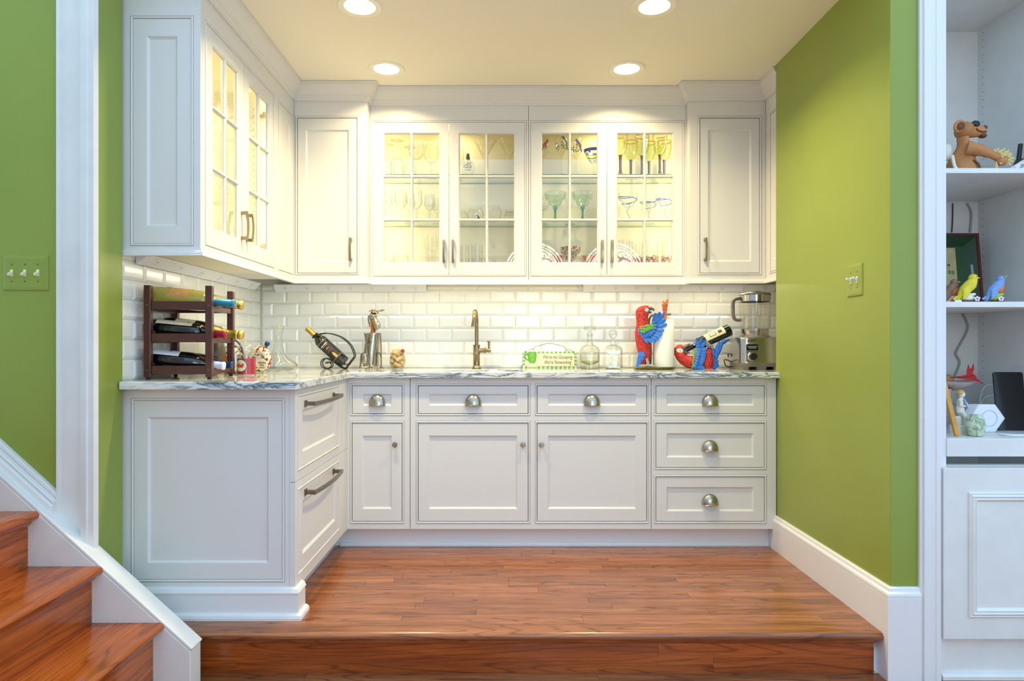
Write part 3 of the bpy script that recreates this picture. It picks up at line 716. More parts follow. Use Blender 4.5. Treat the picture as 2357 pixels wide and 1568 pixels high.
MB().box(0.0005, Y_BF-Y_BP, 0.0195, 0.0215, 0.105, Z1B-0.0008).build('backing', 'cab_white', t2)
for k in (0, 1):
    d_ = panel_door(t2, *opn[k], 0.055, 0.055, 'drawer', gap=0.0112)
    bar_pull(d_, 2.60-Y_BP, 3.04-Y_BP, (0.802, 0.448)[k])
# plinth of the peninsula
PB = [(0, 0.118), (0.004, 0.118), (0.012, 0.112), (0.018, 0.100), (0.018, 0.096), (0.015, 0.094), (0.015, 0.0), (0, 0.0)]
struct(sweep(MB(), [(X_J+0.004, Y_BP), (X_BL+0.001, Y_BP), (X_BL+0.001, Y_BP+0.075)], PB).build('baseboard_left', 'trim_white'))
struct(sweep(MB(), [(X_J+0.004, Y_BP-0.015), (X_BL+0.016, Y_BP-0.015), (X_BL+0.016, Y_BP+0.075)], [(0, 0), (0.016, 0), (0.016, 0.009), (0.013, 0.018), (0.006, 0.023), (0, 0.024)]).build('trim_5', 'trim_white'))
struct(MB().box(X_BL-0.09, X_BL-0.075, Y_BP+0.05, Y_TOE+0.01, 0, 0.106).build('baseboard_peninsula', 'trim_white'))

# ---------------- wall cabinets
ZU0, ZU1 = Z_RAIL+0.024, CEIL-0.004
DZ0, DZ1 = 1.419, 2.292                       # bead openings of all doors
sx = lambda px: X(px, Y_S); mx_ = lambda px: X(px, Y_M)
XS0, XS1 = sx(845.5), sx(1587.5)
def closed_upper(name, label, xa, xb, opn, knobx, depth):
    t = thing(name, label, 'wall cabinet', (xa, Y_S, 0)); L = lambda v: v-xa
    face(t, 0, xb-xa, ZU0, ZU1, [(L(opn[0]), L(opn[1]), DZ0, DZ1)])
    MB().box(0, xb-xa, 0.0205, depth, ZU0, ZU1).build('carcass', 'cab_white', t)
    d_ = panel_door(t, L(opn[0]), L(opn[1]), DZ0, DZ1, 0.044, 0.062)
    arch_pull(d_, L(knobx), Z(575, Y_S)); return t
closed_upper('wall_cabinet', 'white wall cabinet with one panelled door above the scroll wine holder', X_UF+0.001, XS0, (sx(681)-0.004, sx(826.5)), sx(808), D_WALL-Y_S-0.012)
closed_upper('wall_cabinet', 'white wall cabinet with one panelled door above the blender', XS1, X_URF-0.001, (sx(1606), sx(1753.5)), sx(1622.5), D_WALL-Y_S-0.012)
SH = (1.745, 2.003); BOT = 1.440
def glass_cab(name, label, x0, y0, rotz, w, depth, opens, lights_px=None):
    t = thing(name, label, 'wall cabinet', (x0, y0, 0), rotz)
    face(t, 0.0005, w-0.0005, ZU0, ZU1, opens)
    MB().box(0.001, 0.017, 0.0205, depth, ZU0, ZU1).build('side', 'cab_inside', t)
    MB().box(w-0.017, w-0.001, 0.0205, depth, ZU0, ZU1).build('side', 'cab_inside', t)
    MB().box(0.017, w-0.017, 0.0205, depth, ZU0, BOT).build('bottom', 'cab_inside', t)
    MB().box(0.017, w-0.017, 0.0205, depth, 2.30, 2.316).build('top', 'cab_inside', t)
    MB().box(0.017, w-0.017, depth-0.008, depth, BOT, 2.30).build('back', 'cab_inside', t)
    for z in SH:
        s_ = MB().box(0.0175, w-0.0175, 0.045, depth-0.009, z-0.006, z).build('glass_shelf', 'glass_shelf', t)
        MB().box(0.0175, w-0.0175, 0.0442, 0.0452, z-0.006, z).build('shelf_edge', 'shelf_edge', s_)
        MB().box(0.0175, w-0.0175, depth-0.0092, depth-0.0085, z-0.006, z).build('shelf_edge', 'shelf_edge', s_)
    return t
DEP = D_WALL-Y_M-0.004
for (pa, pb_, doors, lab) in ((845.5, 1216.3, ((857, 1212), (861, 1033, 882, 1013), (1034.3, 1207.5, 1056, 1185.5), (1022, 1043)), 'left of two twin-door glass wall cabinets, holding clear glasses and a labelled bottle'),
                             (1216.8, 1587.5, ((1221, 1575.5), (1224.5, 1396.3, 1245.5, 1377), (1397.6, 1570.5, 1419, 1550), (1386, 1408.5)), 'right of two twin-door glass wall cabinets, holding coloured and bird painted glasses')):
    xa, xb = mx_(pa), mx_(pb_)
    if pa < 900: xa = XS0 + 0.0005
    else: xb = XS1 - 0.0005
    opn = (mx_(doors[0][0])-xa, mx_(doors[0][1])-xa, DZ0, DZ1)
    t = glass_cab('glass_cabinet', lab, xa, Y_M, 0, xb-xa, DEP, [opn])
    for k in (1, 2):
        a, b, la, lb = [mx_(v)-xa for v in doors[k]]
        d_ = glass_door(t, a, b, DZ0+0.0115, DZ1-0.0115, la, lb, Z(606, Y_M), Z(305.5, Y_M))
        arch_pull(d_, mx_(doors[3][k-1])-xa, Z(579, Y_M))
# left run
LU = lambda px: F*X_UF/(px-U0) - Y_UE
tl = glass_cab('glass_cabinet', 'glass-door wall cabinet on the side run over the wine rack', X_UF, Y_UE, math.pi/2, 0.785, -X_L+X_UF-0.004, [(LU(472), LU(631.5), DZ0, DZ1)])
m0 = (LU(472)+LU(631.5))/2
for (a, b, hx) in ((LU(472)+0.0115, m0-0.001, m0-0.028), (m0+0.001, LU(631.5)-0.0115, m0+0.028)):
    d_ = glass_door(tl, a, b, DZ0+0.0115, DZ1-0.0115, a+0.056, b-0.056, 1.494, 2.222)
    arch_pull(d_, hx, 1.560)
hg = MB()
t3 = thing('corner_cabinet', 'narrow white corner wall cabinet with one slim recessed panel', 'wall cabinet', (X_UF, Y_UE+0.7855, 0), math.pi/2)
wN = Y_S-(Y_UE+0.7855)
face(t3, 0, wN-0.0005, ZU0, ZU1, [(LU(641)-0.7855, wN-0.012, DZ0, DZ1)])
panel_door(t3, LU(641)-0.7855, wN-0.012, DZ0, DZ1, 0.040, 0.062, 'panel_front', gap=0.0112)
MB().box(0, wN-0.0005, 0.0205, -X_L+X_UF-0.012, ZU0, ZU1).build('carcass', 'cab_white', t3)
# hinges inside the left glass cabinet
for z in (1.52, 2.17):
    MB().box(0.718, 0.766, 0.022, 0.040, z-0.016, z+0.016).box(0.735, 0.762, 0.036, 0.07, z-0.010, z+0.010).build('hinge', 'hinge', tl, bevel=0.002)
ph = MB()
for yy in (0.10, 0.24):
    for k in range(22): ph.box(0.7665, 0.7685, yy-0.002, yy+0.002, 1.50+k*0.034, 1.504+k*0.034)
ph.build('shelf_pin_hole', 'dark_gap', tl)['kind'] = 'stuff'
# end panel of the side run
te = thing('cabinet_end_panel', 'tall white recessed end panel of the side wall cabinets', 'cabinet panel', (X_L+0.002, Y_UE-0.0208, 0))
ux_ = lambda px: X(px, Y_UE-0.0208)-(X_L+0.002)
opn = (ux_(299), ux_(446), Z(567, Y_UE-0.02), Z(36, Y_UE-0.02))
face(te, 0, X_UF-X_L-0.002, ZU0, ZU1, [opn]); panel_door(te, *opn, 0.052, 0.066, 'panel_front', gap=0.0112)
# right run, only its first sliver shows behind the green pier
tr = thing('corner_cabinet', 'white corner wall cabinet turned sideways behind the green pier', 'wall cabinet', (X_URF, Y_S, 0), -math.pi/2)
face(tr, 0.0005, 0.188, ZU0, ZU1, [(0.045, 0.180, DZ0, DZ1)]); panel_door(tr, 0.045, 0.180, DZ0, DZ1, 0.03, 0.062, 'panel_front')
MB().box(0.0005, 0.188, 0.0205, 0.29, ZU0, ZU1).build('carcass', 'cab_white', tr)
# crown moulding and light rail, mitred round every face
CR = [(0.0, 2.372), (0.010, 2.372), (0.0115, 2.376), (0.0115, 2.384), (0.017, 2.388), (0.0185, 2.393), (0.0185, 2.398), (0.022, 2.400), (0.026, 2.408), (0.036, 2.420), (0.048, 2.434), (0.054, 2.444), (0.055, 2.449), (0.061, 2.450), (0.061, 2.4605), (0.0, 2.4605)]
FACE = [(X_L+0.004, Y_UE-0.0208), (X_UF, Y_UE-0.0208), (X_UF, Y_S), (XS0, Y_S), (XS0, Y_M), (XS1, Y_M), (XS1, Y_S), (X_URF, Y_S), (X_URF, 3.33)]
struct(sweep(MB(), FACE, CR).build('trim_6', 'cab_white'))
LR = [(-0.004, ZU0+0.004), (0.004, ZU0+0.004), (0.005, ZU0-0.002), (0.011, ZU0-0.008), (0.0135, ZU0-0.014), (0.0135, ZU0-0.018), (0.016, ZU0-0.020), (0.016, Z_RAIL), (-0.004, Z_RAIL)]
struct(sweep(MB(), FACE, LR).build('trim_7', 'cab_white'))

# ---------------- angled power strips and LED strips under the wall cabinets
def power_strip(label, loc, rotz, L, n):
    t = thing('power_strip', label, 'power strip', loc, rotz, 'under-cabinet power strips')
    MB().prism([(0, 0), (0.0, -0.042), (-0.008, -0.044), (-0.048, -0.006), (-0.046, 0)], 0, L, 'x').build('housing', 'white_plastic', t, bevel=0.002)
    dx, dz = -0.04, 0.038; l_ = math.hypot(dx, dz); nx, nz = -dz/l_, dx/l_
    for k in range(n):
        xx = L*(k+0.5)/n - 0.4*L/n*0
        T = Matrix(((1, 0, 0, xx), (0, dx/l_, -nx*-1*0+nx, -0.028), (0, dz/l_, nz, -0.025), (0, 0, 0, 1)))
        r = MB().box(-0.016, 0.016, -0.018, 0.018, -0.001, 0.0016, T=T).build('receptacle', 'white_plastic', t)
        MB().box(-0.007, -0.004, 0.001, 0.008, 0.0012, 0.002, T=T).box(0.004, 0.007, 0.001, 0.008, 0.0012, 0.002, T=T).box(-0.002, 0.002, -0.010, -0.006, 0.0012, 0.002, T=T).build('slots', 'grey_plastic', r)
power_strip('long angled white power strip over the wine rack', (X_L+0.010, 2.56, ZU0-0.0005), math.pi/2, 1.20, 6)
power_strip('angled white power strip over the scroll wine holder', (-1.36, D_WALL-0.009, ZU0-0.0005), 0, 0.90, 7)
power_strip('angled white power strip over the parrot figures and blender', (0.47, D_WALL-0.009, ZU0-0.0005), 0, 1.14, 9)
def led(label, a, b, power):
    a, b = Vector(a), Vector(b); d = b-a; rz = math.atan2(d.y, d.x); L = d.length
    t = thing('led_strip', label, 'light strip', a, rz, 'under-cabinet light strips')
    MB().box(0, L, -0.008, 0.008, -0.004, 0.0).build('strip_base', 'white_plastic', t)
    e = MB(); n = int(L/0.017)
    for k in range(n): e.box(k*0.017+0.006, k*0.017+0.010, -0.002, 0.002, -0.006, -0.004)
    e.build('diodes', 'led_dot', t)['kind'] = 'stuff'
    m = (a+b)/2; area_light('led_glow', (m.x, m.y, m.z-0.010), L, power, (1.0, 0.87, 0.60), rot=(0, 0, rz), sizey=0.012)
plain('led_dot', srgb(255, 245, 220), 0.4, emit=(1.0, 0.92, 0.72, 1), estr=25.0)
MAT['led_dot'].cycles.emission_sampling = 'NONE'
led('strip of small warm lights under the left side wall cabinets', (X_UF-0.014, 2.56, ZU0-0.0005), (X_UF-0.014, 3.50, ZU0-0.0005), 1.1)
led('strip of small warm lights under the cabinet by the corner', (-1.10, Y_M+0.07, ZU0-0.0005), (-0.78, Y_M+0.07, ZU0-0.0005), 0.4)
led('long strip of small warm lights under the glass cabinets', (-0.73, Y_M+0.07, ZU0-0.0005), (0.98, Y_M+0.07, ZU0-0.0005), 2.1)
led('strip of small warm lights over the blender', (1.04, Y_M+0.07, ZU0-0.0005), (1.42, Y_M+0.07, ZU0-0.0005), 0.9)
# lamp strips inside the glass cabinets, behind the face frames
def cab_strip(loc, rotz, p): area_light('cabinet_lamp', loc, 0.012, p, (1.0, 0.85, 0.47), rot=(math.radians(90), 0, rotz), sizey=0.80)
cab_strip((XS0+0.026, Y_M+0.030, 1.87), math.radians(-38), 1.9)
cab_strip((XS1-0.026, Y_M+0.030, 1.87), math.radians(38), 1.9)
for px in (1034, 1397): area_light('cabinet_lamp', (X(px, Y_M), Y_M+0.12, 2.293), 0.08, 1.0, (1.0, 0.82, 0.40), shape='DISK')
cab_strip((X_UF-0.030, Y_UE+0.026, 1.87), math.radians(52), 2.2); cab_strip((X_UF-0.030, Y_UE+0.785-0.026, 1.87), math.radians(128), 2.2)

# ================================================================= THINGS ON THE WORKTOP
RY = lambda a: Matrix.Rotation(a, 4, 'Y')
BT = {'bordeaux': [(0,0.004),(0.028,0.0),(0.036,0.003),(0.0375,0.010),(0.0375,0.185),(0.035,0.202),(0.026,0.216),(0.017,0.226),(0.0148,0.238),(0.0142,0.292),(0.0158,0.294),(0.0158,0.302),(0.0145,0.304),(0,0.304)],
      'burgundy': [(0,0.004),(0.030,0.0),(0.039,0.003),(0.0405,0.012),(0.0405,0.150),(0.037,0.178),(0.030,0.205),(0.022,0.228),(0.0165,0.248),(0.0148,0.262),(0.0145,0.286),(0.016,0.288),(0.016,0.296),(0.0145,0.298),(0,0.298)],
      'champagne': [(0,0.004),(0.032,0.0),(0.042,0.004),(0.0435,0.014),(0.0435,0.145),(0.039,0.178),(0.030,0.208),(0.021,0.235),(0.0165,0.258),(0.0165,0.290),(0.018,0.292),(0.018,0.300),(0.0165,0.302),(0.0178,0.306),(0.019,0.316),(0.016,0.324),(0,0.326)]}
def interp(prof, z):
    best = 0
    for (r0, z0), (r1, z1) in zip(prof, prof[1:]):
        if z0 <= z <= z1 and z1 > z0: return r0+(r1-r0)*(z-z0)/(z1-z0)
    return best
def wine_bottle(label, loc, rot, shape, glass, cap, capz, labels=(), group=None, s=1.0, name='wine_bottle', texts=()):
    P = [(r*s, z*s) for r, z in BT[shape]]; L = P[-1][1]
    t = thing(name, label, 'bottle', loc, rot=rot, group=group)
    MB().lathe(P, 28).build('glass_body', glass, t)
    cz = capz*s
    cp = [(interp(P, cz)+0.0006, cz)] + [(r+0.0006, z) for r, z in P if z > cz and r > 0] + [(0, L+0.0006)]
    MB().lathe(cp, 28).build('capsule', cap, t)
    for (mat, z0, z1, half, mid) in labels:
        mb = MB(); n = 12; r0 = max(interp(P, z*s) for z in (z0+0.001, (z0+z1)/2, z1-0.001)) + 0.0007
        a = [mid-half+2*half*i/n for i in range(n+1)]
        vs = [(r0*math.sin(q), -r0*math.cos(q), z*s) for z in (z0, z1) for q in a]
        mb.add(vs, [(i, i+1, n+2+i, n+1+i) for i in range(n)], 0, True).build('paper_label', mat, t)
    for (txt, size, mat, z, mid, sp) in texts:
        r0 = interp(P, z*s) + 0.0014
        me = text_mesh(txt, size, mat, extrude=0.0001, bend=r0, T=Matrix.Translation((0, 0, z*s)) , spacing=sp)
        me.transform(Matrix.Rotation(mid, 4, 'Z')); link('lettering', me, t)
    return t

# ---- three-tier wine rack
RZ = math.radians(6); RK = Vector((-1.405, 2.575, Z_C)); RW, RD, RH = 0.232, 0.272, 0.372
rack = thing('wine_rack', 'dark red-brown wooden three-tier wine rack on the worktop', 'wine rack', RK, RZ)
PO = 0.013
for x_ in (0, RW):
    for y_ in (0, RD):
        p_ = MB().box(x_-PO, x_+PO, y_-PO, y_+PO, 0.008, RH).build('post', 'rack_wood', rack, bevel=0.002)
        MB().lathe([(0, 0), (0.008, 0), (0.008, 0.009)], 12, T=Matrix.Translation((x_, y_, 0))).build('foot', 'rubber', p_)
for k, z in enumerate((0.020, 0.148, 0.276)):
    for y_ in (0, RD): MB().box(PO, RW-PO, y_-0.007, y_+0.007, z, z+0.034).build('rail', 'rack_wood', rack, bevel=0.002)
    for x_ in (0.0, RW):
        MB().box(x_-0.007, x_+0.007, PO, RD-PO, z-0.004, z+0.018).build('side_rail', 'rack_wood', rack, bevel=0.002)
sc_ = MB()
for x_ in (0, RW):
    for z in (0.037, 0.165, 0.293)[::2]:
        sc_.lathe([(0, 0.0015), (0.0035, 0.0012), (0.004, 0)], 10, T=Matrix.Translation((x_, -PO, z)) @ Matrix.Rotation(math.pi/2, 4, 'X'))
sc_.build('screws', 'nickel_dark', rack)
def in_rack(lx, ly, lz, tilt):
    p = Matrix.Rotation(RZ, 4, 'Z') @ Vector((lx, ly, lz)) + RK
    e = (Matrix.Rotation(RZ, 4, 'Z') @ Matrix.Rotation(math.radians(90+tilt), 4, 'Y')).to_euler()
    return tuple(p), tuple(e)
# (x start, y, tier z, tilt)
U = math.pi/2
def rb(label, y_, tier, shape, *a, s=1.0, x0=0.004, **k):
    # the body rests on the left side rail, the neck on the right one
    R0 = BT[shape][4][0]*s; tier_z = (0.020, 0.148, 0.276)[tier]; xb = x0-0.030
    rn = interp(BT[shape], min((RW-xb)/s, 0.29))*s + 0.0006
    zr = tier_z+0.018; tilt = math.atan2(R0-rn, RW)                    # axis heights over the two rails
    loc, rot = in_rack(xb, y_, zr + R0/math.cos(tilt) + 0.0002 - math.tan(tilt)*xb, math.degrees(tilt)); return wine_bottle(label, loc, rot, shape, *a, s=s, **k)
LBL = -1.15
rb('white wine bottle with blue capsule and orange label, top of the rack', 0.072, 2, 'bordeaux', 'wine_gold', 'foil_blue', 0.232, s=1.08, labels=(('label_orange', 0.07, 0.145, 0.75, -0.75), ('label_teal', 0.05, 0.15, 0.12, -1.62)), x0=0.012)
rb('sparkling wine bottle with crumpled gold foil on the top tier', 0.190, 2, 'champagne', 'bottle_dark', 'foil_gold', 0.205, labels=(('label_cream', 0.04, 0.12, 0.8, -1.2),), x0=0.016)
rb('dark wine bottle with red capsule and cream label, middle tier', 0.072, 1, 'bordeaux', 'bottle_black', 'foil_red', 0.232, labels=(('label_cream', 0.035, 0.175, 0.62, -1.25),), texts=(('SO', 0.018, 'ink_brown', 0.155, -1.4, 1.0),), x0=0.002)
rb('green sparkling wine bottle with gold foil on the middle tier', 0.190, 1, 'champagne', 'bottle_dark', 'foil_gold', 0.195, labels=(('label_cream', 0.05, 0.13, 0.7, -1.3),), x0=0.016)
rb('dark wine bottle with white capsule and white label, bottom tier', 0.072, 0, 'burgundy', 'bottle_black', 'foil_white', 0.236, labels=(('label_white', 0.02, 0.125, 0.62, -1.2),), texts=(('SN', 0.016, 'ink_blue', 0.085, -1.35, 1.0), (': .', 0.02, 'ink_red', 0.112, -1.0, 1.0)), x0=0.002)
rb('dark wine bottle with navy blue capsule on the bottom tier', 0.190, 0, 'burgundy', 'bottle_dark', 'foil_navy', 0.222, s=0.93, labels=(('label_black', 0.04, 0.12, 0.7, -1.2),), x0=0.018)

# ---- behind the rack: shaker, steel dome, cardboard carton
def at(px, y, z=Z_C): return (X(px, y), y, z)
t = thing('cocktail_shaker', 'steel cocktail shaker with dark tapering top behind the rack', 'shaker', at(497, 3.02))
MB().lathe([(0,0),(0.034,0),(0.037,0.004),(0.043,0.085)], 28).build('cup', 'shaker', t)
MB().lathe([(0.044,0.084),(0.044,0.090),(0.040,0.125),(0.030,0.155),(0.026,0.160)], 28).build('shoulder', 'shaker_top', t)
MB().lathe([(0.026,0.160),(0.027,0.165),(0.028,0.215),(0.024,0.222),(0,0.222)], 28).build('lid', 'shaker_top', t)
t = thing('carton', 'small brown cardboard carton leaning behind the rack', 'box', at(523, 2.925), rot=(0, math.radians(-24), 0.25))
MB().box(0, 0.034, 0, 0.034, 0.005, 0.088).build('box_body', 'cardboard', t, bevel=0.001); MB().box(0.006, 0.026, -0.0006, 0.0004, 0.044, 0.047).build('print_line', 'label_cream', t)
t = thing('ice_bucket', 'rounded dark steel bucket half hidden behind the red candle', 'bucket', at(533, 3.14))
MB().lathe([(0,0),(0.045,0),(0.06,0.02),(0.066,0.06),(0.060,0.095),(0.045,0.12),(0.02,0.135),(0,0.137)], 28).build('bucket_body', 'shaker', t)
MB().tube([(0.058*math.cos(a), -0.01, 0.09+0.075*math.sin(a)) for a in [i*math.pi/14 for i in range(15)]], 0.005, 8).build('handle', 'shaker_top', t)

# ---- red jar candle
YC = 2.93; K = YC/F
t = thing('jar_candle', 'red jar candle with cranberry label and glass lid', 'candle', at(567, YC))
r0 = 0.041
MB().lathe([(0,0.001),(r0-0.004,0),(r0,0.004),(r0,0.100),(r0-0.003,0.108),(r0-0.008,0.112),(r0-0.008,0.120)], 32).build('jar', 'glass_jar', t)
MB().lathe([(0,0.005),(r0-0.003,0.005),(r0-0.002,0.008),(r0-0.002,0.076),(0,0.076)], 32).build('wax', 'candle_wax', t)
MB().lathe([(r0-0.006,0.1205),(r0-0.003,0.121),(r0-0.003,0.127),(r0-0.006,0.130),(0.028,0.133),(0.024,0.142),(0.030,0.150),(0.024,0.157),(0,0.158)], 32).build('lid', 'glass_jar', t)
def disc_on_cyl(mb, R, cx_ang, cz, rad, n=20, lift=0.0):
    vs = [((R+lift)*math.sin(cx_ang), -(R+lift)*math.cos(cx_ang), cz)]
    for i in range(n):
        a = 2*math.pi*i/n; q = cx_ang+rad*math.cos(a)/R
        vs.append(((R+lift)*math.sin(q), -(R+lift)*math.cos(q), cz+rad*math.sin(a)))
    mb.add(vs, [(0, i+1, (i+1) % n+1) for i in range(n)], 0, True)
ca = -0.25
mb = MB(); disc_on_cyl(mb, r0, ca, 0.045, 0.029, lift=0.0004); lb_ = mb.build('round_label', 'tray_floor', t)
mb = MB(); disc_on_cyl(mb, r0, ca, 0.045, 0.026, lift=0.0008); mb.build('label_face', 'saucer', lb_)
mb = MB()
for (dx, dz) in ((-0.012,0.0),(-0.004,0.005),(0.004,0.001),(0.011,0.004),(-0.008,-0.006),(0.001,-0.006),(0.009,-0.005)): mb.ell(((r0+0.001)*math.sin(ca+dx/r0), -(r0+0.001)*math.cos(ca+dx/r0), 0.045+dz), (0.0042, 0.0016, 0.0042), 10, 6)
mb.build('printed_berries', 'berry', lb_)

# ---- round painted tequila bottle with a hole through it
YC = 3.13
t = thing('tequila_bottle', 'ring-shaped painted tequila bottle with ball stopper beside the candle', 'bottle', at(598, YC), rotz=-0.25)
R0, R1 = 0.056, 0.027; zc = 0.070
mb = MB(); loops = []
for i in range(40):
    a = 2*math.pi*i/40; ca_, sa_ = math.cos(a), math.sin(a); lo = []
    for j in range(12):
        b = 2*math.pi*j/12; rr_ = (R0+R1-0.012)/2 + ((R0-R1)/2+0.012)*math.cos(b)*0.9+0.004
        lo.append((rr_*ca_, 0.019*math.sin(b), zc+rr_*sa_))
    loops.append(lo)
mb.loft(loops, closed=True).build('ring_body', 'tequila_print', t)
MB().box(-0.026, 0.026, -0.016, 0.016, 0.0, 0.012).build('foot', 'tequila_print', t, bevel=0.004)
mb = MB(); mb.tube([(0.030, 0, zc+0.050), (0.037, 0, zc+0.064)], [0.012, 0.011], 14); mb.build('neck', 'tequila_print', t)
mb = MB(); mb.ell((0.041, 0, zc+0.073), 0.0125, 16, 10); mb.build('ball_stopper', 'foil_navy', t)
mb = MB(); mb.lathe([(0, 0.002), (0.027, 0.002), (0.028, 0)], 28, T=Matrix.Translation((0.028, -0.0215, zc-0.028)) @ Matrix.Rotation(math.pi/2, 4, 'X')); lb_ = mb.build('paper_label', 'label_cream', t)
for i, (tx, sz) in enumerate((('TEQUILA', 0.0105), ('REAL', 0.0105), ('HACIENDA', 0.0065))):
    link('lettering', text_mesh(tx, sz, 'ink_black', T=Matrix.Translation((0.028, -0.0240, zc-0.018-i*0.012))), lb_)

# ---- wide-bottomed glass wine decanter
t = thing('wine_decanter', 'wide-bottomed clear glass wine decanter with flared mouth', 'decanter', at(641, 3.45))
MB().lathe([(0,0.004),(0.05,0.0),(0.085,0.006),(0.100,0.022),(0.098,0.034),(0.080,0.052),(0.050,0.072),(0.030,0.096),(0.022,0.130),(0.0175,0.17),(0.0185,0.195),(0.026,0.222),(0.034,0.240)], 36).build('decanter_glass', 'glass_clear', t)

# ---- scroll wine holder with tilted bottle
YC = 3.72; K = YC/F
def zloc(zx, zy, ox, oy, sc, cpx, y=None): y = y or YC; return ((ox+zx/sc-cpx)*y/F, Z(oy+zy/sc, y)-Z_C)
zz = lambda a, b: zloc(a, b, 680, 690, 8.711, 770)
t = thing('scroll_bottle_holder', 'dark iron scroll-shaped single wine bottle holder', 'bottle holder', at(770, YC))
path = [(640,1255),(625,1240),(650,1228),(690,1228),(735,1265),(722,1322),(660,1352),(590,1345),(535,1290),(530,1225),(565,1172),(620,1152),(680,1168),(760,1215),(850,1272),(920,1322),(985,1352),(1020,1345),(1062,1285),(1140,1185),(1188,1110),(1182,1050),(1130,920),(1050,820),(930,730),(800,678),(680,652),(580,650),(490,668),(430,695)]
def smooth(pts, n=3):
    out = []
    for i in range(len(pts)-1):
        p0, p1, p2, p3 = [Vector(pts[min(max(i+d, 0), len(pts)-1)]) for d in (-1, 0, 1, 2)]
        for k in range(n):
            u = k/n; out.append(0.5*((2*p1)+(p2-p0)*u+(2*p0-5*p1+4*p2-p3)*u*u+(3*p1-p0-3*p2+p3)*u**3))
    return out + [Vector(pts[-1])]
P2 = [zz(*p) for p in path]; zmin = min(p[1] for p in P2)
for s_ in (-1, 1):
    pts = smooth([(p[0], s_*(0.019 if i < len(P2)-6 else 0.019+0.0*i), max(p[1]-zmin+0.0032, 0.003)) for i, p in enumerate(P2)])
    MB().tube(pts, 0.0031, 8).build('rod', 'iron', t)
TH = math.radians(-47.6); ax = Vector((math.sin(TH), 0, math.cos(TH))); u_ = Vector((math.cos(TH), 0, -math.sin(TH))); v_ = Vector((0, 1, 0))
b0 = zz(980, 1255); b0 = Vector((b0[0], 0, b0[1]-zmin+0.0032)) + u_*0.0046; c0 = b0 + ax*0.2315
MB().tube([c0 + (u_*math.cos(a)+v_*math.sin(a))*0.0190 for a in [i*2*math.pi/20 for i in range(20)]], 0.003, 8, closed=True).build('neck_ring', 'iron', t)
cq = lambda zx, zy, y: (zz(zx, zy)[0], y, zz(zx, zy)[1]-zmin+0.0032)
MB().tube(smooth([cq(850, 1272, -0.0215), cq(880, 1276, -0.0315), cq(950, 1274, -0.034), cq(1022, 1270, -0.032), cq(1034, 1268, -0.020), cq(1034, 1268, 0.020), cq(1022, 1270, 0.032), cq(950, 1274, 0.034), cq(880, 1276, 0.0315), cq(850, 1272, 0.0215)], 3), 0.003, 8).build('cradle_bar', 'iron', t)
wine_bottle('dark wine bottle with gold capsule tilted in the iron scroll holder', (X(770, YC)+b0.x, YC, Z_C+b0.z), (0, TH, 0), 'bordeaux', 'bottle_dark', 'foil_orange', 0.236, s=0.965,
    labels=(('label_black', 0.052, 0.178, 1.15, 0.0), ('ink_gold', 0.177, 0.180, 1.15, 0.0), ('ink_gold', 0.050, 0.053, 1.15, 0.0), ('ink_white', 0.154, 0.159, 0.27, -0.36), ('ink_white', 0.154, 0.159, 0.33, 0.34), ('ink_gold', 0.146, 0.149, 0.55, 0.0), ('ink_gold', 0.132, 0.1335, 0.15, 0.0), ('ink_gold', 0.125, 0.129, 0.32, 0.0), ('ink_red', 0.113, 0.1165, 0.5, 0.0), ('ink_gold', 0.105, 0.1063, 0.45, 0.0), ('ink_gold', 0.053, 0.083, 0.20, 0.1), ('ink_gold', 0.083, 0.092, 0.09, 0.1)))

# ---- scrap-metal dog holding a bottle
YC = 3.70; zz = lambda a, b: zloc(a, b, 680, 690, 8.711, 860)
t = thing('metal_dog_sculpture', 'scrap metal dog figure with flying ears hugging a bottle', 'sculpture', at(860, YC))
def body_loop(zy, xl, xr, dep, a0=0, a1=2*math.pi, n=20):
    (x0, z), (x1, _) = zz(xl, zy), zz(xr, zy); cx, rx = (x0+x1)/2, (x1-x0)/2
    return [(cx+rx*math.cos(a0+(a1-a0)*i/n), -dep*math.sin(a0+(a1-a0)*i/n), z) for i in range(n)]
rows = [(1330, 1360, 1660, 0.045), (1250, 1350, 1672, 0.046), (1080, 1368, 1680, 0.046), (900, 1388, 1690, 0.043), (760, 1408, 1705, 0.040), (668, 1420, 1718, 0.038)]
MB().loft([body_loop(*r) for r in rows], cap1=False).build('body_shell', 'silver_scrap', t)
mb = MB()
for (pts, w_) in (([(1440,690),(1470,860),(1500,1000),(1520,1180)], 0.012), ([(1640,700),(1650,900),(1620,1100),(1590,1300)], 0.010), ([(1500,700),(1540,860),(1500,900),(1470,920)], 0.009)):
    pp_ = [(zz(*p)[0], -0.046, zz(*p)[1]) for p in pts]; mb.tube(smooth(pp_), w_*0.6, 8, flat=0.4)
mb.ell((zz(1555,820)[0], -0.048, zz(1555,820)[1]), 0.006, 10, 8); mb.build('chest_plates', 'silver_scrap', t)
hd = MB(); q = lambda zx, zy, y: (zz(zx, zy)[0], y, zz(zx, zy)[1])
hd.ell(q(1560, 330, 0), (0.020, 0.022, 0.026), 16, 10)                    # skull
hd.loft([[(c[0]+r*math.cos(a)*0.75, c[1]+r*math.sin(a), c[2]+r*math.cos(a)*0.5) for a in [i*2*math.pi/14 for i in range(14)]] for c, r in ((q(1590, 360, -0.01), 0.013), (q(1620, 440, -0.018), 0.017), (q(1660, 540, -0.022), 0.024), (q(1668, 590, -0.022), 0.021))], cap0=True)   # bell-shaped muzzle
hd.ell(q(1655, 330, -0.02), 0.005, 8, 6); hd.ell(q(1680, 448, -0.035), 0.004, 8, 6)
hd.build('head', 'silver_scrap', t)
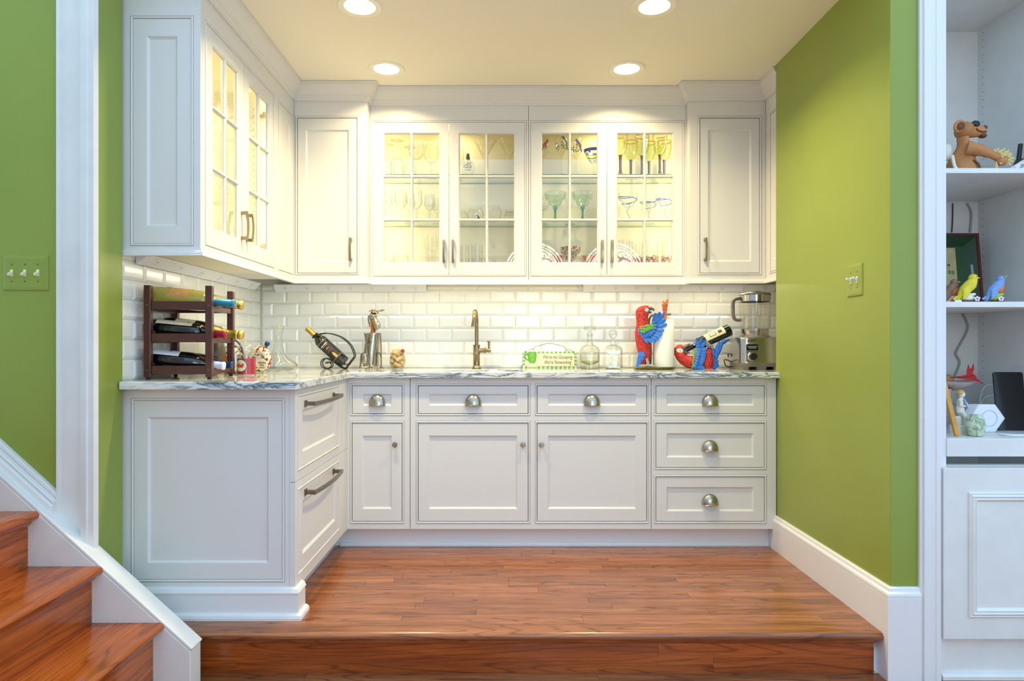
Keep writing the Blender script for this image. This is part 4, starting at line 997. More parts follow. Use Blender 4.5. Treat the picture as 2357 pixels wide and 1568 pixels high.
MB().lathe([(0.029, 0), (0.026, 0.008), (0.016, 0.015), (0, 0.018)], 18, T=Matrix.Translation(q(1570, 262, 0)) @ RY(0.2)).build('cap', 'nickel_dark', t)
MB().tube(smooth([q(1500, 300, 0.016), q(1478, 360, 0.022), q(1490, 460, 0.024), q(1500, 545, 0.024)]), [0.008]*2+[0.014]*5+[0.012]*3, 10, flat=0.5).build('ear', 'silver_scrap', t)
MB().tube([q(1600, 232, 0), q(1700, 224, -0.004)], 0.0022, 6).feather(q(1690, 226, -0.004), q(1795, 205, -0.006), 0.012, 0.004, n=(0.3, -1, 0)).build('ear', 'silver_scrap', t)
for k, (pts, toe) in enumerate((((1425, 680), (1470, 950), (1530, 1330)), None), ) if False else enumerate(((((1425, 680), (1470, 950), (1530, 1330)), (1535, 1360)), (((1735, 690), (1750, 960), (1752, 1330)), (1755, 1360)))):
    lg = MB(); c_ = smooth([q(*p, -0.05) for p in pts], 8); lg.tube(c_, 0.0034, 6)
    for j, p in enumerate(c_): lg.ell(p, 0.0044, 6, 4)
    L_ = lg.build('leg', 'nickel_dark', t); ft = MB()
    for d_ in (-0.022, -0.008, 0.008, 0.020): ft.tube([q(*toe, -0.045), (q(*toe, -0.06)[0]+d_*0.6, -0.060, 0.009), (q(*toe, -0.06)[0]+d_, -0.074, 0.0055)], 0.005, 8)
    ft.build('paw', 'silver_scrap', L_)
for s_, pts in ((1, [(1400, 1075), (1350, 1090), (1335, 1180), (1330, 1280), (1312, 1375)]), (2, [(1650, 1085), (1690, 1065), (1725, 1085), (1740, 1150)])):
    MB().tube(smooth([q(*p, -0.03) for p in pts], 4), 0.005, 8).build('hind_leg', 'nickel_dark', t)
MB().ell(q(1420, 1190, -0.035), (0.019, 0.012, 0.034), 14, 10).build('haunch', 'silver_scrap', t)
wine_bottle('amber necked bottle held upright by the metal dog', (X(680+1555/8.711, YC), YC, Z_C+0.045), (0, 0, 0), 'champagne', 'bottle_dark', 'amber', 0.150, s=0.695, name='bottle')

# ---- stemless glass of corks
YC = 3.70; t = thing('cork_glass', 'stemless glass filled with wine corks beside the metal dog', 'glass', at(915, YC))
GP = [(0,0.003),(0.026,0.0),(0.034,0.006),(0.0445,0.030),(0.0465,0.050),(0.043,0.072),(0.036,0.092)]
MB().lathe(GP, 32).build('bowl', 'glass_clear', t)
G0 = Vector(at(915, YC)); CR_, CL_ = 0.0112, 0.041
CK = [(1985,985,3.685,(1,0.1,-0.35)),(2035,950,3.71,(0.7,0.5,0.5)),(2085,1000,3.695,(0.3,-0.3,0.9)),(1950,1105,3.680,(0.2,-0.9,0.2)),(2040,1100,3.678,(0.15,-0.5,0.85)),(2145,1100,3.69,(0.35,0.2,0.9)),(1945,1185,3.685,(0.2,-1,0.1)),(2120,1190,3.685,(0.4,-0.8,-0.3)),(2060,1180,3.705,(1,0.3,0.1)),(1965,1265,3.683,(0.9,-0.4,-0.2)),(2080,1255,3.678,(0.75,-0.1,-0.65)),(2150,1240,3.70,(0.4,0.6,-0.7)),(2030,1315,3.705,(1,0.2,0)),(2095,1330,3.712,(0.8,0.6,0.1)),(1990,1050,3.715,(0.5,0.5,0.5)),(2150,820,3.69,(0.15,-1,0.05))]
HL = CL_/2-0.55*CR_; seg = []
for px, py, y, a in CK:
    c = Vector((X(680+px/8.711, y), y, Z(690+py/8.711, y)))-G0; a = Vector(a).normalized(); seg.append([c-a*HL, c+a*HL])
def closest(p1, q1, p2, q2):
    d1, d2, r = q1-p1, q2-p2, p1-p2; a, e, f = d1.dot(d1), d2.dot(d2), d2.dot(r); c, b = d1.dot(r), d1.dot(d2); den = a*e-b*b
    s_ = min(max((b*f-c*e)/den, 0), 1) if den > 1e-12 else 0.5
    t_ = (b*s_+f)/e
    if t_ < 0: t_ = 0; s_ = min(max(-c/a, 0), 1)
    elif t_ > 1: t_ = 1; s_ = min(max((b-c)/a, 0), 1)
    return s_, t_
def push(g, u, d): k = (1-u)**2+u**2; g[0] += d*((1-u)/k); g[1] += d*(u/k)
for it in range(420):                                    # let the corks settle in the bowl without passing through it or each other
    for i in range(len(seg)):
        if it < 330: seg[i][0].z -= 0.00018; seg[i][1].z -= 0.00018
        for j in range(i):
            u, v = closest(*seg[i], *seg[j]); d = seg[i][0].lerp(seg[i][1], u)-seg[j][0].lerp(seg[j][1], v); l = d.length or 1e-6
            if l < 2.06*CR_: d *= (2.06*CR_-l)/l/2; push(seg[i], u, d); push(seg[j], v, -d)
    for g in seg:
        for u in (0, 0.33, 0.67, 1):
            p = g[0].lerp(g[1], u); rs = CR_*1.16
            if p.z < 0.0045+rs: push(g, u, Vector((0, 0, 0.0045+rs-p.z)))
            rad_ = math.hypot(p.x, p.y)
            if p.z < 0.095:
                lim = interp(GP[1:], max(p.z-0.004, 0.002))
                lim = min(lim, interp(GP[1:], min(max(p.z, 0.002), 0.0915)))-rs
                if rad_ > lim: push(g, u, Vector((p.x, p.y, 0))*((lim-rad_)/rad_))
        m = (g[0]+g[1])/2; a = (g[1]-g[0]).normalized(); g[0], g[1] = m-a*HL, m+a*HL
for k, g in enumerate(seg):
    m = (g[0]+g[1])/2; a = (g[1]-g[0]).normalized(); red = k == len(seg)-1
    o = MB().lathe([(0,-CL_/2),(CR_*0.93,-CL_/2),(CR_,-CL_/2+0.0015),(CR_,CL_/2-0.0015),(CR_*0.93,CL_/2),(0,CL_/2)], 14, T=Vector((0,0,1)).rotation_difference(a).to_matrix().to_4x4())
    tag(o.build('wine_cork', 'cork_red' if red else 'cork', loc=tuple(G0+m)), 'wine-stained red cork on top of the corks in the glass' if red else 'tan wine cork piled in the stemless glass', 'cork', 'corks in the glass')

# ---- tap
YC = 3.775; t = thing('tap', 'brushed brass-nickel gooseneck tap with side lever behind the sink', 'tap', at(1097, YC))
MB().lathe([(0,0),(0.027,0),(0.028,0.003),(0.026,0.009),(0.021,0.014),(0.0195,0.018),(0.0195,0.078),(0.0215,0.081),(0.0215,0.085),(0.0195,0.088),(0.0195,0.131),(0.0215,0.133),(0.0215,0.137),(0.015,0.139),(0,0.139)], 32).build('base', 'bronze_nickel', t)
pts = [(0, 0, 0.135), (0, 0, 0.26)] + [(0, -0.052+0.052*math.cos(a), 0.268+0.062*math.sin(a)) for a in [i*math.pi/14 for i in range(1, 15)]] + [(0, -0.105, 0.255)]
pts = [(-0.010*max(0, -p[1])/0.1, p[1], p[2]) for p in pts]
MB().tube(pts, 0.0108, 16).build('gooseneck', 'bronze_nickel', t)
MB().lathe([(0.0125,0.03),(0.0125,0.022),(0.0155,0.020),(0.0155,0.006),(0.0175,0.004),(0.0175,0.0),(0,0.0)], 24, T=Matrix.Translation((-0.0105, -0.105, 0.238))).build('spray_head', 'bronze_nickel', t)
MB().lathe([(0.016,0),(0.0135,0.010),(0.0135,0.032),(0.0165,0.034),(0.0165,0.042),(0.012,0.044),(0.010,0.05),(0.0125,0.056),(0.0135,0.062),(0.010,0.070),(0,0.072)], 24, T=Matrix.Translation((0.012, 0, 0.105)) @ RY(math.pi/2)).build('valve_arm', 'bronze_nickel', t)
MB().lathe([(0.0045,0),(0.0055,0.03),(0.0062,0.040),(0.0085,0.043),(0.0085,0.049),(0.006,0.053),(0,0.054)], 18, T=Matrix.Translation((0.071, 0, 0.110))).build('lever', 'bronze_nickel', t)

# ---- hand-painted sign
YC = 3.864; K = YC/F
t = thing('word_sign', 'green checked sign reading We\'re not Gossiping We\'re Networking', 'sign', at(1265.5, YC), rot=(math.radians(-10), 0, 0))
SW, SHh = 124.5*K, 38.5*K
MB().box(-SW/2, SW/2, 0, 0.006, 0.0, SHh).build('board', 'lilac', t, bevel=0.0006)
g = MB(); n = 12; cw = SW/(2*n+1); b_ = 4.2*K
for k in range(n+1):
    for (z0, z1) in ((0.0005, b_), (SHh-b_, SHh-0.0005)):
        if k < n: g.box(-SW/2+cw*(2*k+1), -SW/2+cw*(2*k+2), -0.0006, 0.0005, z0, z1)
for k in range(4):
    z0 = b_*(1.0+2*k); 
    for xx in (-SW/2+0.0005, SW/2-b_*1.2): g.box(xx, xx+b_*1.2-0.0005, -0.0006, 0.0005, z0+b_*0.5, min(z0+b_*1.5, SHh-b_))
g.build('checks', 'sign_green', t)
MB().box(-SW/2+b_*1.25, SW/2-b_*1.25, -0.0008, 0.0005, b_*0.95, SHh-b_*0.95).build('green_line', 'sign_green', t)
MB().box(-SW/2+b_*1.25+0.0012, SW/2-b_*1.25-0.0012, -0.0012, 0.0005, b_*0.95+0.0012, SHh-b_*0.95-0.0012).build('text_field', 'label_cream', t)
for i, (tx, dx) in enumerate((("We're not Gossiping", 0), ("We're Networking", 0.001))):
    me = text_mesh(tx, 0.0315, 'ink_black', shear=0.28, T=Matrix.Translation((0.0455+dx, -0.0014, SHh*0.655-i*0.031)) @ Matrix.Diagonal((0.66, 1, 1, 1))); link('lettering', me, t)
cup = MB(); cxs = -SW/2+0.056
cup.loft([[(cxs+rx*math.cos(a), -0.002-0.010*max(0, -math.sin(a)), z) for a in [i*2*math.pi/20 for i in range(20)]] for rx, z in ((0.014, 0.030), (0.019, 0.036), (0.025, 0.060), (0.0265, 0.092))], cap1=False)
cup.tube([(cxs-0.024, -0.005, 0.084), (cxs-0.040, -0.005, 0.082), (cxs-0.044, -0.005, 0.066), (cxs-0.034, -0.005, 0.054), (cxs-0.022, -0.005, 0.048)], 0.0038, 8)
C_ = cup.build('teacup', 'sign_green', t)
MB().loft([[(cxs+rx*math.cos(a), -0.0005+dy, z+rz*math.sin(a)) for a in [i*2*math.pi/24 for i in range(24)]] for rx, rz, z, dy in ((0.0255, 0.004, 0.092, -0.001), (0.024, 0.003, 0.092, -0.003))], cap0=True).build('tea', 'cocoa', C_)
dt = MB()
for (dx, dz) in ((-0.012,0.055),(0.002,0.048),(0.012,0.058),(-0.004,0.070),(0.014,0.078),(-0.016,0.080),(0.003,0.082)): dt.ell((cxs+dx, -0.0125+abs(dx)*0.3, dz), (0.0022, 0.0012, 0.0022), 8, 6)
dt.build('dots', 'ink_white', C_)
sc2 = MB(); 
for (rx, rz, dy, mi) in ((0.040, 0.0185, -0.0035, 0), (0.031, 0.0135, -0.0042, 1), (0.029, 0.0120, -0.0048, 0)):
    sc2.loft([[(cxs+0.004+rx*math.cos(a), y_, 0.0195+rz*math.sin(a)) for a in [i*2*math.pi/28 for i in range(28)]] for y_ in (-0.0004, dy)], mi, False, False, True)
sc2.build('saucer', ['saucer', 'sign_green'], t)
wr = [(-SW/2+0.008, SHh-0.003), (-0.105, SHh+0.014), (-0.095, SHh+0.012), (-0.090, SHh+0.028), (-0.06, SHh+0.036), (-0.02, SHh+0.047), (0.02, SHh+0.047), (0.06, SHh+0.037), (0.088, SHh+0.028), (0.097, SHh+0.012), (0.112, SHh+0.012), (SW/2-0.012, SHh-0.003)]
MB().tube(smooth([(a, -0.002, b) for a, b in wr], 4), 0.0010, 6).build('hanging_wire', 'iron', t)
MB().ell((-0.099, -0.002, SHh+0.015), (0.006, 0.005, 0.005), 10, 6).ell((0.101, -0.002, SHh+0.013), (0.006, 0.005, 0.005), 10, 6).build('beads', 'lime', t)

# ---- two decanters
YC = 3.72; t = thing('spirit_decanter', 'round glass decanter with flat disc stopper and a little spirit', 'decanter', at(1357.5, YC))
MB().lathe([(0,0.0),(0.053,0.0),(0.0565,0.004),(0.0565,0.105),(0.053,0.118),(0.040,0.130),(0.022,0.140),(0.0165,0.150),(0.0155,0.185),(0.017,0.196),(0.023,0.202)], 36).build('bottle_glass', 'glass_crystal', t)
MB().lathe([(0,0.024),(0.020,0.026),(0.040,0.034),(0.054,0.046),(0.0545,0.082),(0,0.082)], 32).build('clear_spirit', 'glass_clear', t)
MB().lathe([(0,0.022),(0.026,0.025),(0.047,0.035),(0.0545,0.048),(0,0.048)], 32).build('spirit', 'liquor', t)
MB().lathe([(0.014,0.185),(0.015,0.200),(0.014,0.210),(0.012,0.218),(0.033,0.219),(0.034,0.222),(0.034,0.241),(0.033,0.244),(0,0.244)], 32).build('disc_stopper', 'glass_crystal', t)
MB().lathe([(0.014,0),(0.006,0.008),(0.006,0.016),(0.009,0.024)], 16).build('base_bubble', 'glass_crystal', t)
t = thing('crystal_decanter', 'square cut crystal decanter with faceted ball stopper', 'decanter', at(1410.5, YC), rotz=0.0)
def sq(w, z, c=0.3, n=4):
    w2 = w; p = []
    for sx_, sy_ in ((1,1),(-1,1),(-1,-1),(1,-1)):
        e = [(w2, w2*(1-c)), (w2*(1-c), w2)]
        if sx_*sy_ < 0: e = e[::-1]
        p += [(sx_*a, sy_*b, z) for a, b in e]
    return p
MB().loft([sq(0.046, 0.0), sq(0.049, 0.006), sq(0.050, 0.105), sq(0.048, 0.118), sq(0.036, 0.130), sq(0.018, 0.138), sq(0.0135, 0.142, 0.5), sq(0.013, 0.160, 0.5), sq(0.0235, 0.163, 0.55), sq(0.0235, 0.166, 0.55)], sm=False, cap1=False).build('bottle_glass', 'glass_crystal', t)
ct = MB()
for sx_ in (-0.022, 0.022):
    for k, (z0, z1) in enumerate(((0.010, 0.050), (0.050, 0.092))):
        ct.tube([(sx_-0.014, -0.0505, z0), (sx_+0.014, -0.0505, z1)], 0.0012, 5).tube([(sx_+0.014, -0.0505, z0), (sx_-0.014, -0.0505, z1)], 0.0012, 5)
        ct.tube([(sx_, -0.0505, z0+0.01), (sx_, -0.0505, z1)], 0.001, 5)
ct.build('cut_pattern', 'glass_crystal', t)
MB().lathe([(0.010,0.160),(0.010,0.172),(0.0135,0.176),(0.024,0.190),(0.026,0.203),(0.021,0.216),(0.009,0.225),(0,0.226)], 9, sm=False).build('ball_stopper', 'glass_crystal', t)

# ---- parrot paper towel holder
YC = 3.70; zz = lambda a, b: zloc(a, b, 1320, 670, 7.842, 1495, YC)
t = thing('parrot_towel_holder', 'standing red and blue parrot figure holding a paper towel post', 'figurine', at(1495, YC))
q = lambda zx, zy, y: (zz(zx, zy)[0], y, max(zz(zx, zy)[1], 0.001))
zb0 = zz(0, 1385)[1]
q = lambda zx, zy, y: (zz(zx, zy)[0], y, zz(zx, zy)[1]-zb0)
def slices(rows, n=20, y0=0.0):
    out = []
    for (zx, zy, hw, dep) in rows:
        c = q(zx, zy, y0); r = hw/7.842*YC/F
        out.append([(c[0]+r*math.cos(a), y0+dep*math.sin(a), c[2]) for a in [i*2*math.pi/n for i in range(n)]])
    return out
MB().loft(slices([(1300,236,30,0.012),(1285,248,68,0.022),(1262,280,100,0.030),(1243,330,116,0.034),(1237,400,118,0.035),(1240,480,108,0.034),(1246,560,106,0.035),(1246,640,122,0.040),(1250,740,142,0.044),(1258,850,142,0.045),(1266,950,134,0.043),(1276,1060,118,0.039),(1288,1150,104,0.034),(1290,1230,84,0.028),(1270,1300,58,0.020)])).build('body', 'parrot_red', t)
MB().ell(q(1286, 327, -0.011), (0.0205, 0.0245, 0.0172), 20, 12).build('face_patch', 'parrot_face', t)
e_ = MB().ell(q(1272, 312, -0.0335), (0.0045, 0.0028, 0.0045), 12, 8).build('eye', 'eye_ring', t); MB().ell(q(1272, 312, -0.0358), (0.0026, 0.0016, 0.0026), 10, 6).build('pupil', 'eye_black', e_)
MB().tube(smooth([q(1335, 312, -0.006), q(1370, 292, -0.006), q(1415, 298, -0.006), q(1443, 315, -0.006), q(1445, 345, -0.006)], 4), [0.012]+[0.0115]*3+[0.010]*4+[0.007]*4+[0.0045]*3+[0.002]*2, 10).tube([q(1335, 350, -0.006), q(1380, 365, -0.006), q(1412, 356, -0.006)], [0.010, 0.008, 0.002], 10).build('beak', 'beak_grey', t)
wing = MB(); root = (1250, 690)
F1 = [((1400,560),(1435,378)),((1425,560),(1512,362)),((1440,590),(1598,372)),((1450,620),(1618,488)),((1440,650),(1640,578)),((1420,690),(1588,690)),((1400,720),(1555,765)),((1370,740),(1520,812)),((1340,770),(1488,872)),((1310,790),(1445,905)),((1275,790),(1372,915)),((1240,780),(1290,918))]
for i, (a, b) in enumerate(F1): wing.feather(q(*a, -0.050-0.0008*(i % 3)), q(*b, -0.066-0.0008*(i % 3)), 0.0225, 0.0048, n=(0.25, -1, 0.15))
F2 = [((1350,620),(1440,520)),((1350,640),(1480,590)),((1340,660),(1460,655)),((1330,690),(1440,715)),((1310,700),(1400,755)),((1290,710),(1360,795)),((1265,715),(1310,815)),((1230,710),(1265,825)),((1195,700),(1225,848)),((1170,680),(1190,790)),((1150,650),(1150,740))]
for a, b in F2: wing.feather(q(*a, -0.056), q(*b, -0.063), 0.0165, 0.005, n=(0.25, -1, 0.15))
wing.build('wing', 'parrot_blue', t)
gw = MB(); gr_ = random.Random(3)
for i in range(70):
    a, b = gr_.uniform(1175, 1390), gr_.uniform(0, 1); cy = 690-(a-1175)*0.38+gr_.uniform(-66, 62)*(1-(a-1175)/420)
    gw.feather(q(a-18, cy-8, -0.062), q(a+22, cy+14, -0.066), 0.0085, 0.0045, n=(0.2, -1, 0.2))
gw.build('wing_coverts', 'parrot_green', t)
tf = MB()
for (a, b) in (((1180,1060),(1108,1352)),((1200,1060),(1130,1345)),((1215,1080),(1165,1310)),((1165,1080),(1120,1320)),((1228,1065),(1215,1230)),((1235,1075),(1248,1165))): tf.feather(q(*a, -0.040), q(*b, -0.046), 0.0135, 0.004, n=(0.2, -1, 0.1))
tf.build('tail', 'parrot_blue', t)
lg = MB(); lg.tube([q(1305, 1195, -0.032), q(1315, 1310, -0.040)], [0.0085, 0.007], 10)
for (a, y1) in ((1215, -0.052), (1240, -0.03), (1440, -0.058), (1455, -0.03)): lg.tube([q(1318, 1312, -0.042), q((1318+a)/2, 1325, (y1-0.042)/2), q(a, 1332, y1)], [0.007, 0.0062, 0.004], 8)
lg.build('feet', 'foot_grey', t)
MB().tube(smooth([q(1400, 1300, 0.015), q(1402, 1000, 0.012), q(1385, 700, 0.01), q(1370, 540, 0.01), q(1390, 450, 0.006), q(1450, 408, 0.004), q(1560, 398, 0.002), q(1660, 400, 0.0), q(1758, 394, 0.0)], 4), 0.0062, 10).build('branch_post', 'branch', t)
bs = MB(); x0, x1 = q(1100, 0, 0)[0], q(1820, 0, 0)[0]
bs.loft([[(x, 0.062*w_*math.cos(a)+0.0, 0.0065+0.0065*math.sin(a)*h_) for a in [i*2*math.pi/14 for i in range(14)]] for x, w_, h_ in ((x0, 0.3, 0.5), (x0+0.012, 0.75, 1), (x0+0.06, 1, 1), ((x0+x1)/2, 1, 0.9), (x1-0.06, 1, 1), (x1-0.012, 0.7, 1), (x1, 0.3, 0.5))]).build('log_base', 'moss_log', t)
cx_ = q(1622, 0, 0)[0]
MB().lathe([(0,0.012),(0.008,0.012),(0.008,0.30),(0,0.30)], 12, T=Matrix.Translation((cx_+0.009, 0, 0))).build('spindle', 'terracotta', t)
zt_ = q(0, 470, 0)[2]
MB().lathe([(0.011, zt_-0.03),(0.011, zt_+0.045),(0.014, zt_+0.048),(0.016, zt_+0.053),(0.0135, zt_+0.056),(0.0135, zt_+0.062),(0.0165, zt_+0.072),(0.0175, zt_+0.080),(0.016, zt_+0.083),(0, zt_+0.084)], 24, T=Matrix.Translation((q(1650, 0, 0)[0], 0, 0))).build('finial', 'terracotta', t)
bf = MB(); c_ = (1655, 205)
for b in ((1600, 160), (1700, 128), (1708, 165), (1615, 195)): bf.feather(q(*c_, -0.002), q(*b, -0.008), 0.013, 0.003, n=(0.2, -1, 0))
bf.build('butterfly', 'butterfly', t)
tr_ = thing('paper_towel_roll', 'white paper towel roll on the parrot holder', 'paper towel', (X(1495, YC)+cx_+0.001, YC, Z_C+0.0128))
MB().lathe([(0.019,0.0),(0.057,0.0),(0.0585,0.002),(0.0585,0.266),(0.057,0.268),(0.019,0.268)], 40).build('roll', 'towel', tr_)
MB().lathe([(0.019,0.0),(0.019,0.268)], 24).build('cardboard_core', 'cardboard', tr_)

# ---- parrot lying on its back, holding a bottle
YC = 3.70; S7 = 7.127; zz = lambda a, b: zloc(a, b, 1540, 650, S7, 1612, YC)
zb0 = zz(0, 1408)[1]; q = lambda zx, zy, y: (zz(zx, zy)[0], y, zz(zx, zy)[1]-zb0)
t = thing('parrot_bottle_holder', 'red parrot figure lying on its back with raised tail', 'figurine', at(1612, YC))
def spine(pts, n=18):
    out = []; P = [Vector(q(a, b, 0)) for a, b, _, _ in pts]
    for i, (_, _, r, dep) in enumerate(pts):
        d = (P[min(i+1, len(P)-1)]-P[max(i-1, 0)]).normalized(); nrm = Vector((-d.z, 0, d.x)); r = r/S7*YC/F
        out.append([tuple(P[i]+nrm*r*math.cos(a)+Vector((0, 1, 0))*dep*math.sin(a)) for a in [k*2*math.pi/n for k in range(n)]])
    return out
MB().loft(spine([(212,1025,24,0.012),(190,1040,50,0.022),(160,1085,78,0.030),(160,1140,82,0.033),(190,1200,82,0.034),(240,1250,90,0.038),(320,1290,102,0.042),(420,1300,112,0.046),(520,1290,116,0.047),(610,1275,118,0.046),(690,1290,90,0.040),(740,1320,45,0.025)])).build('body', 'parrot_red', t)
MB().loft(slices([(600,1395,95,0.030),(600,1300,112,0.036),(625,1180,78,0.030),(645,1090,46,0.020),(650,1040,24,0.012)], y0=-0.012) if False else [[(q(zx, zy, 0)[0]+hw/S7*YC/F*math.cos(a), -0.018+dep*math.sin(a), q(zx, zy, 0)[2]) for a in [i*2*math.pi/18 for i in range(18)]] for zx, zy, hw, dep in ((600,1400,92,0.030),(605,1300,105,0.036),(622,1180,78,0.030),(640,1100,50,0.022),(650,1042,26,0.012))]).build('thigh', 'parrot_red', t)
MB().ell(q(162, 1112, -0.013), (0.0225, 0.0235, 0.0185), 20, 12, R=Matrix.Rotation(0.5, 3, 'Y')).build('face_patch', 'parrot_face', t)
e_ = MB().ell(q(152, 1102, -0.0345), (0.0045, 0.0028, 0.0045), 12, 8).build('eye', 'eye_ring', t); MB().ell(q(152, 1102, -0.0368), (0.0026, 0.0016, 0.0026), 10, 6).build('pupil', 'eye_black', e_)
MB().tube(smooth([q(205, 1075, -0.01), q(245, 1050, -0.014), q(300, 1015, -0.014), q(335, 992, -0.012)], 4), [0.012]*5+[0.009]*4+[0.006]*3+[0.002], 10).tube([q(225, 1110, -0.01), q(280, 1150, -0.012), q(330, 1130, -0.012)], [0.011, 0.009, 0.003], 10).build('beak', 'beak_grey', t)
wg = MB()
FB = [((420,1080),(405,895)),((450,1070),(490,890)),((470,1080),(550,955)),((470,1110),(568,1080)),((460,1130),(566,1130)),((450,1170),(552,1180)),((450,1200),(550,1215)),((440,1230),(540,1245)),((440,1250),(520,1290)),((430,1280),(510,1320)),((420,1310),(530,1395)),((400,1320),(490,1402)),((380,1320),(440,1402)),((360,1330),(400,1402))]
for a, b in FB: wg.feather(q(*a, -0.052), q(*b, -0.059), 0.0215, 0.0052, n=(0.2, -1, 0.15))
for a, b in (((400,1060),(450,1010)),((400,1100),(470,1075)),((395,1140),(460,1135)),((390,1180),(450,1180)),((385,1220),(440,1225)),((375,1260),(430,1275)),((400,1010),(440,960)),((365,1300),(420,1320)),((350,1340),(400,1360))): wg.feather(q(*a, -0.057), q(*b, -0.064), 0.017, 0.005, n=(0.2, -1, 0.2))
wg.build('wing', 'parrot_blue', t)
gw = MB()
for i in range(26):
    f = i/25; x_ = 385-50*f+gr_.uniform(-10, 10); y_ = 1080+310*f
    gw.feather(q(x_-8, y_-12, -0.052), q(x_+8, y_+14, -0.055), 0.008, 0.006)
gw.build('wing_coverts', 'parrot_green', t)
tl_ = MB()
tl_.tube(smooth([q(700, 1340, -0.012), q(760, 1200, -0.012), q(800, 1080, -0.012), q(860, 985, -0.014), q(985, 918, -0.016)], 5), [0.016]*8+[0.015]*6+[0.012]*4+[0.007]*2+[0.002], 10, flat=0.7)
for a, b in (((740,1250),(800,950)),((720,1200),(690,1065)),((770,1180),(840,960)),((745,1150),(800,960)),((735,1300),(650,1380)),((760,1330),(690,1400)),((770,1290),(720,1390)),((700,1350),(640,1360))): tl_.feather(q(*a, -0.026), q(*b, -0.030), 0.026, 0.011)
for i in range(30):
    x_, y_ = gr_.uniform(690, 780), gr_.uniform(1210, 1390); tl_.feather(q(x_-8, y_+10, -0.030), q(x_+8, y_-16, -0.034), 0.010, 0.006)
tl_.build('tail', 'parrot_blue', t)
MB().tube(smooth([q(570, 955, -0.041), q(620, 1005, -0.043), q(690, 1040, -0.036)], 4), 0.0065, 8).tube(smooth([q(560, 985, -0.042), q(600, 1030, -0.040), q(660, 1050, -0.030)], 4), 0.0055, 8).build('claw', 'foot_grey', t)
bn, bb_ = Vector(q(262, 1101, 0)), Vector(q(1000, 762, 0)); ax = (bn-bb_); L = ax.length
e = Vector((0, 0, 1)).rotation_difference(ax.normalized()).to_euler()
base = Vector(at(1612, YC)) + bb_
wine_bottle('dark wine bottle lying tilted in the arms of the parrot figure', tuple(base), tuple(Vector((math.radians(0), math.atan2(ax.x, ax.z), 0))), 'bordeaux', 'bottle_black', 'bottle_black', 0.245, s=L/0.304,
    labels=(('label_cream', 0.040, 0.168, 0.80, 0.75), ('tray_red', 0.058, 0.083, 0.28, 0.62), ('shaker_top', 0.096, 0.14, 0.33, 0.65), ('label_cream', 0.100, 0.136, 0.2, 0.65)))

# ---- blender
YC = 3.66; S7 = 7.127; zz = lambda a, b: zloc(a, b, 1540, 650, S7, 1737, YC)
t = thing('blender', 'stainless steel countertop blender with clear jar and grey lid', 'blender', at(1737, YC))
k_ = YC/F
def rsq(hw, hd, z, r, n=5, cx=0, cy=0):
    p = []
    for sx_, sy_, a0 in ((1, 1, 0), (-1, 1, math.pi/2), (-1, -1, math.pi), (1, -1, 1.5*math.pi)):
        for i in range(n+1):
            a = a0+i*math.pi/2/n; p.append((cx+sx_*(hw-r)+r*math.cos(a), cy+sy_*(hd-r)+r*math.sin(a), z))
    return p
HW, HD = 0.114, 0.105
MB().loft([rsq(HW*0.985, HD, 0.018, 0.035), rsq(HW, HD+0.002, 0.034, 0.036), rsq(HW, HD+0.002, 0.038, 0.036)]).build('foot_ring', 'grey_plastic', t)
ft = MB()
for sx_ in (-1, 0, 1):
    ft.loft([rsq(0.022 if sx_ else 0.026, HD, 0.0, 0.012, cx=sx_*(HW-0.024)), rsq(0.024 if sx_ else 0.030, HD, 0.0185, 0.012, cx=sx_*(HW-0.026))])
ft.build('feet', 'grey_plastic', t)
MB().loft([rsq(HW-0.001, HD, 0.0375, 0.036), rsq(HW-0.004, HD-0.003, 0.172, 0.036)]).build('motor_base', 'steel', t)
MB().loft([rsq(HW+0.001, HD+0.001, 0.172, 0.036), rsq(HW, HD, 0.176, 0.036), rsq(HW-0.03, HD-0.03, 0.182, 0.03)]).build('top_plate', 'steel', t)
MB().lathe([(0.085,0.180),(0.083,0.184),(0.074,0.1905),(0,0.1905)], 36).build('jar_seat', 'grey_plastic', t)
MB().lathe([(0.073,0.190),(0.074,0.192),(0.075,0.226),(0.0,0.227)], 36).build('jar_collar', 'steel', t)
MB().lathe([(0.073,0.227),(0.0755,0.229),(0.080,0.30),(0.0845,0.375),(0.0855,0.415)], 40).build('jar', 'glass_jar', t)
rb_ = MB()
for a in (-2.3, -1.9, -1.25, -0.75): rb_.tube([(0.0745*math.cos(a), 0.0745*math.sin(a), 0.232), (0.0825*math.cos(a), 0.0825*math.sin(a), 0.368), (0.079*math.cos(a), 0.079*math.sin(a), 0.374)], 0.0028, 8)
rb_.build('jar_ribs', 'glass_crystal', t)
mk = MB()
for i in range(8):
    a = -1.62; zz_ = 0.243+i*0.0165; r_ = 0.0762+0.0085*(zz_-0.229)/0.146+0.0016
    mk.box(-0.005-0.003*(i % 2), 0.005, -0.0005, 0.0005, -0.0007, 0.0007, T=Matrix.Translation((r_*math.cos(a)+0.004, r_*math.sin(a), zz_)))
for i in range(7):
    a = -2.15; zz_ = 0.240+i*0.019; r_ = 0.0762+0.0085*(zz_-0.229)/0.146+0.0016
    mk.ell((r_*math.cos(a), r_*math.sin(a), zz_), 0.0018, 6, 4)
mk.build('measure_marks', 'ink_black', t)
MB().lathe([(0.0800,0.378),(0.0835,0.380),(0.0838,0.415)], 36).build('lid_band', 'shaker', t)
MB().lathe([(0.0865,0.414),(0.087,0.418),(0.080,0.424),(0.060,0.429),(0.034,0.431),(0.032,0.435),(0.0,0.436)], 36).build('lid', 'grey_plastic', t)
MB().feather((0.078, 0, 0.409), (0.100, 0, 0.399), 0.03, 0.006, n=(0.4, 0, 1)).build('spout', 'glass_jar', t)
